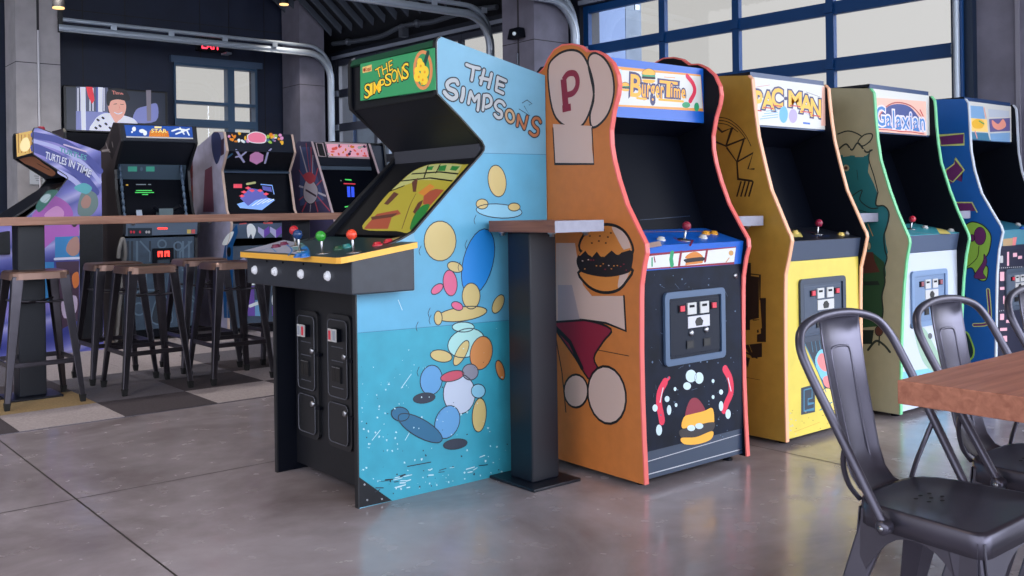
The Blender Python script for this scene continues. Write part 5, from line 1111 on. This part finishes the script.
track(7.62, 3.6, 6.03, 3.07, 'galvanised overhead door track curving down left of the middle pillar')
track(6.50, 4.6, 6.14, 3.03, 'galvanised overhead door track curving down right of the middle pillar')
mb = MB(); 
for o0 in (-.14, -.07): mb.tube([tuple(wp(7.93, o0, 3.4)), tuple(wp(7.93, o0, .02))], .022, galv if o0 < -.1 else alu2, 4)
mb.hexa([wp(7.86,-.05,.0),wp(8.0,-.05,0),wp(8.0,.02,0),wp(7.86,.02,0),wp(7.86,-.05,3.4),wp(8.0,-.05,3.4),wp(8.0,.02,3.4),wp(7.86,.02,3.4)], mat('jamb_navy', (18,40,66), .45))
single('door_track', mb, 'upright overhead door track beside the concrete wall at the right', None, None, 'structure')
# ------------------------------------------------------------------ things on the walls
def tv():
    a, b2 = at(63,85,1,10.928), at(168,134,1,10.928); x0, x1 = a.x, b2.x; z1, z0 = a.z, b2.z-.06
    T = Thing('television', 'wall television showing a smiling young man in a dark cap', 'television', ((x0+x1)/2, 10.928, z0))
    X = (x1-x0)/2; h = z1-z0; mb = MB(); mb.box((-X,0,0), (X,.05,h), mat('tv_black', (14,15,20), .35)); T.part('bezel', mb, bev=.006)
    mb = MB(); sc = lambda n_, c_: mat('tv_'+n_, c_, .3, emit=.75); mb.box((-X+.03,-.004,.03), (X-.03,.0,h-.02), sc('dark', (26,32,48))); a = Art(T, mb, (0,-.004,0), (0,-1,0))
    lil, wh, rd, blu, skn, ink, gry = sc('lilac', (110,116,170)), sc('white', (196,198,214)), sc('red', (206,40,56)), sc('blue', (60,76,140)), sc('skin', (206,150,136)), sc('ink', (16,16,24)), sc('grey', (110,104,116))
    a.poly([(76,86.5),(108,87.5),(108,132),(76,132.5)], sc('shade', (70,74,100)), 0); a.poly([(76,111),(108,112),(108,132),(76,132.5)], lil, 1)
    for x in (78,81,90,93,100,104): a.line([(x,88),(x,111)], .012, wh, 1, caps=False)
    a.poly([(80,87),(85.5,87.2),(86,132),(81.5,132.2)], wh, 2); a.poly([(86,86.8),(92.5,87),(94.5,100),(92,104),(88,96)], rd, 3); a.poly([(97,87),(103,87.5),(102.5,112),(97,112)], wh, 2); a.poly([(96,87),(98,87),(98,112),(96,112)], blu, 3)
    a.blob([(136,110),(146,106),(157,104),(156,121),(134,122)], lil, 1); a.poly([(146,90),(151,90),(151,121),(147,121)], gry, 2)
    a.blob([(92,132),(94,121),(100,115),(108,113),(126,116),(136,121),(136,132)], wh, 4)
    for q in ((98,120),(103,118),(100,126),(96,128),(106,124),(110,128)): a.poly(ell(*q, 1.9, 1.2, 40, 8), ink, 5)
    a.poly([(110,114),(122,116),(116,124)], skn, 5); a.blob([(108,102),(112,98),(122,98.5),(126,105),(124.5,114),(119,120.4),(113,118),(109,111)], skn, 6)
    a.blob([(106.5,103),(107,92),(113,88.4),(122,88.6),(127,92),(130,98.6),(127,101),(118,99.4),(111,101),(109,106)], ink, 7); a.text('Time', [(112,90.6),(122,92),(123.5,94.6),(112.2,94.4)], sc('peach', (196,120,110)), 8, .02)
    a.line([(113.6,104.2),(117,103.8)], .006, ink, 8); a.line([(120.4,104.2),(123.4,104.4)], .006, ink, 8); a.line([(114.4,112.4),(118,114),(122,112.6)], .010, wh, 8, smooth=True); a.line([(118.8,105),(120,109),(118.6,109.6)], .004, sc('shadow_skin', (160,100,90)), 8)
    T.part('screen', mb)
    mb = MB(); mb.box((-.15,.05,h*.3), (.15,.07,h*.7), dark); T.part('wall_bracket', mb)
tv()
T = Thing('exit_sign', 'red lit EXIT sign on the dark wall above the window', 'sign', (4.51,10.95,2.985)); mb = MB(); mb.box((-.17,0,0), (.17,.05,.2), mat('sign_black', (18,22,32), .4)); T.part('housing', mb, bev=.006)
mb = MB(); a = Art(T, mb, (0,-.001,0), (0,-1,0)); a.text('EXIT', [(-.11,-.001,.125),(.11,-.001,.125),(.11,-.001,.03),(-.11,-.001,.03)], mat('exit_red', (255,60,80), .4, emit=3), 0, .02); T.part('lettering', mb, label='red glowing letters EXIT')
mb = MB(); mb.hexa([(.12,-.16,-.03),(.2,-.12,-.03),(.2,-.0,-.03),(.12,0,-.03),(.12,-.16,-.01),(.2,-.12,-.01),(.2,0,-.01),(.12,0,-.01)], galv); T.part('emergency_lamp', mb)
for (px, py, ax), lb in (((58.5,8.6,9.6), 'black cylinder downlight beside the leftmost concrete column'), ((284,5,10.2), 'black cylinder downlight beside the column by the far glass door')):
    q = at(px, py, 1, ax); T = Thing('downlight', lb, 'lamp', (q.x, q.y, q.z))
    mb = MB(); mb.lathe((0,0,0), (0,0,1), [(.045,.012),(.052,0),(.052,.012)], mat('lamp_rim', (255,206,140), .4, emit=1.5)); mb.poly([(.045*math.cos(t), .045*math.sin(t), .012) for t in [k*PI/8 for k in range(16)]], mat('lamp_rim')); T.part('lit_rim', mb)
    mb = MB(); mb.lathe((0,0,.012), (0,0,1), [(.054,0),(.054,.2),(.03,.21),(0,.21)], mat('lamp_black', (26,26,30), .4)); T.part('lamp_body', mb)
    mb = MB(); mb.tube([(0,0,.2),(0,0,dz((q.x,q.y))+.13-q.z)], .01, black, 6); T.part('stem', mb)
T = Thing('wall_notice', 'white paper notice on the leftmost concrete column', 'notice', (2.5,10.455,1.5)); q0, q1 = at(29.5,170,1,10.45), at(47,184.5,1,10.45)
mb = MB(); mb.box((q0.x-2.5,-.006,q1.z-1.5), (q1.x-2.5,-.001,q0.z-1.5), mat('paper_white', (206,212,222), .6)); a = Art(T, mb, (0,-.006,0), (0,-1,0))
for k in range(3): a.line([(34+k,176+2.2*k),(44-k,176.3+2.2*k)], .008, mat('notice_grey', (150,156,170), .6), 0, caps=False)
T.part('sheet', mb)
# conduits
cg = mat('conduit_grey', (92,98,110), .4, .4)
def onwall(px, py, off):
    r = ray(px, py); p0 = wp(0, off, 0); return EYE+r*((p0-EYE).dot(WN)/r.dot(WN))
mb = MB(); pth = [onwall(x, y, -.12) for x, y in ((333,44),(349,42),(368,39),(382,36),(395.6,29),(405,26),(417.5,23.4),(432,22),(450,16.4),(474,10),(497,7))]; mb.tube(crom(pth, False, 4), .028, cg, 8)
for px, py in ((348,42),(402,27.5),(417,23.5),(475,10)): p = onwall(px, py, -.12); mb.ball(p, .045, cg)
p = onwall(403.5,28,-.12); mb.box(p-V((.04,.04,.10)), p+V((.04,.04,.0)), cg)
setp(single('conduit_pipe', mb), 'bent grey conduit running along the black header above the far glass door', 'pipe')
mb = MB(); q = at(38.5,30,1,10.43); mb.tube([(q.x,10.445,.0),(q.x,10.445,q.z)], .011, mat('conduit_white', (206,204,212), .5), 8); single('conduit_pipe', mb, 'thin white conduit down the groove of the leftmost column', 'pipe')
mb = MB(); mb.tube([(5.688,6.79,.0),(5.688,6.79,2.52)], .011, cg, 8); single('conduit_pipe', mb, 'thin grey conduit down the groove of the middle pillar', 'pipe')
q = at(516,34,0,5.66); T = Thing('wall_sensor', 'small black sensor box fixed high on the middle pillar', 'sensor', tuple(q)); mb = MB(); mb.hexa([(-.06,-.10,-.05),(.035,-.10,-.04),(.035,.09,-.04),(-.06,.06,-.05),(-.04,-.08,.05),(.035,-.08,.05),(.035,.08,.05),(-.04,.05,.05)], dark); T.part('housing', mb, bev=.008)
mb = MB(); mb.ball((-.062,-.05,-.01), .018, mat('lens_pale', (200,214,226), .2, emit=.3)); T.part('lens', mb)
p = [at(x, y, 1, 8.2) for x, y in ((112,262),(109,254),(111,244),(118,232),(121,230))]
mb = MB(); mb.tube(crom([(2.58,8.34,.02),(2.63,8.3,.6),(2.645,8.27,.78),(2.62,8.25,.9),(2.59,8.25,.82),(2.585,8.26,.74)], False, 6), .016, mat('hose_grey', (120,118,116), .5), 8); single('power_cable', mb, 'looped grey cable hanging beside the hooded black cabinet', 'cable')
# ------------------------------------------------------------------ outside
mb = MB(); mb.box((-60,-60,-.4), (90,90,-.12), mat('asphalt', (130,130,132), .9)); o = link('ground_outside', mb); o['kind'] = 'structure'
bm = mat('concrete_block', (120,132,146), .8, noise=.15, nscale=5); pm = mat('metal_cladding', (104,128,168), .5)
mb = MB(); wbox(mb, 3.80, 4.14, 1.0, 1.25, -.12, 6, bm); wbox(mb, 3.3, 4.15, .45, .98, -.12, 6, pm)
for k in range(12): wbox(mb, 3.81, 4.14, .995, 1.0, .2+.42*k, .212+.42*k, mat('mortar', (150,158,168), .9))
wbox(mb, 4.05, 4.06, .994, 1.0, 0, 6, mat('mortar'))
o = link('exterior_wall', mb); o['kind'] = 'structure'
mb = MB(); wbox(mb, -1.6, -.83, 1.0, 1.3, -.12, 6, pm); wbox(mb, -.83, -.07, 1.05, 1.3, -.12, 2.6, bm)
o = link('exterior_wall', mb); o['kind'] = 'structure'
# ------------------------------------------------------------------ light, camera
w = bpy.data.worlds.new('sky'); bpy.context.scene.world = w; w.use_nodes = True; nt = w.node_tree; bg = nt.nodes['Background']
tc = nt.nodes.new('ShaderNodeTexCoord')
def lobe(d, a, b, lo, hi):
    dt = nt.nodes.new('ShaderNodeVectorMath'); dt.operation = 'DOT_PRODUCT'; dt.inputs[1].default_value = V(d).normalized()
    mr = nt.nodes.new('ShaderNodeMapRange'); mr.interpolation_type = 'SMOOTHSTEP'
    for n_, v_ in (('From Min', a), ('From Max', b), ('To Min', lo), ('To Max', hi)): mr.inputs[n_].default_value = v_
    nt.links.new(tc.outputs['Generated'], dt.inputs[0]); nt.links.new(dt.outputs['Value'], mr.inputs['Value'])
    return mr.outputs['Result']
# hazy bright sky low over the open side of the hall, paler overcast elsewhere
l1 = lobe((-.35,-.85,.3), -.35, .7, 0, 1.0); l2 = lobe((.44,-.87,.24), .62, .97, 0, 1.0)
def scale(col, fac):
    n_ = nt.nodes.new('ShaderNodeVectorMath'); n_.operation = 'SCALE'; n_.inputs[0].default_value = col; nt.links.new(fac, n_.inputs['Scale']); return n_.outputs[0]
def addv(a, b):
    n_ = nt.nodes.new('ShaderNodeVectorMath'); n_.operation = 'ADD'
    for k, x in enumerate((a, b)):
        if isinstance(x, tuple): n_.inputs[k].default_value = x
        else: nt.links.new(x, n_.inputs[k])
    return n_.outputs[0]
tot = addv(addv((.645,.625,.585), scale((1.7,1.8,2.1), l1)), scale((4.0,4.3,4.9), l2))
nt.links.new(tot, bg.inputs['Color']); bg.inputs['Strength'].default_value = 1.0
for (x, y, z), e, c_ in (((2.45,9.5,3.3),120,(1,.9,.78)), ((5.2,10.1,3.4),40,(1,.9,.78)), ((1.6,7.4,4.4),170,(1,.94,.88)), ((3.6,7.3,4.4),170,(1,.94,.88)), ((.2,4.6,4.5),110,(1,.76,.56)), ((1.0,2.6,4.5),70,(1,.76,.56))): # first two sit at the modelled downlights, the others are added fill without fixtures
    l = bpy.data.lights.new('downlight_and_fill_lamp', 'SPOT'); l.energy = e; l.color = c_; l.spot_size = math.radians(105); l.spot_blend = .9; l.shadow_soft_size = .12
    lo = bpy.data.objects.new('downlight_and_fill_lamp', l); C.objects.link(lo); lo.location = (x, y, z-.05)
cam = bpy.data.cameras.new('camera'); co = bpy.data.objects.new('camera', cam); C.objects.link(co); bpy.context.scene.camera = co
cam.sensor_width = 36; cam.sensor_fit = 'HORIZONTAL'; cam.lens = F/1024*36; cam.shift_x = 0; cam.shift_y = (CY-288)/1024; cam.clip_start = .05
co.matrix_world = Matrix.Translation(EYE) @ Matrix.Rotation(A0-PI/2, 4, 'Z') @ Matrix.Rotation(PI/2, 4, 'X') @ Matrix.Rotation(-ROLL, 4, 'Z')
sc = bpy.context.scene; sc.view_settings.view_transform = 'Standard'; sc.view_settings.look = 'None'; sc.view_settings.gamma = 1; sc.view_settings.use_curve_mapping = False; sc.view_settings.exposure = 0
sc.cycles.use_denoising = True; sc.cycles.max_bounces = 8; sc.cycles.transparent_max_bounces = 12
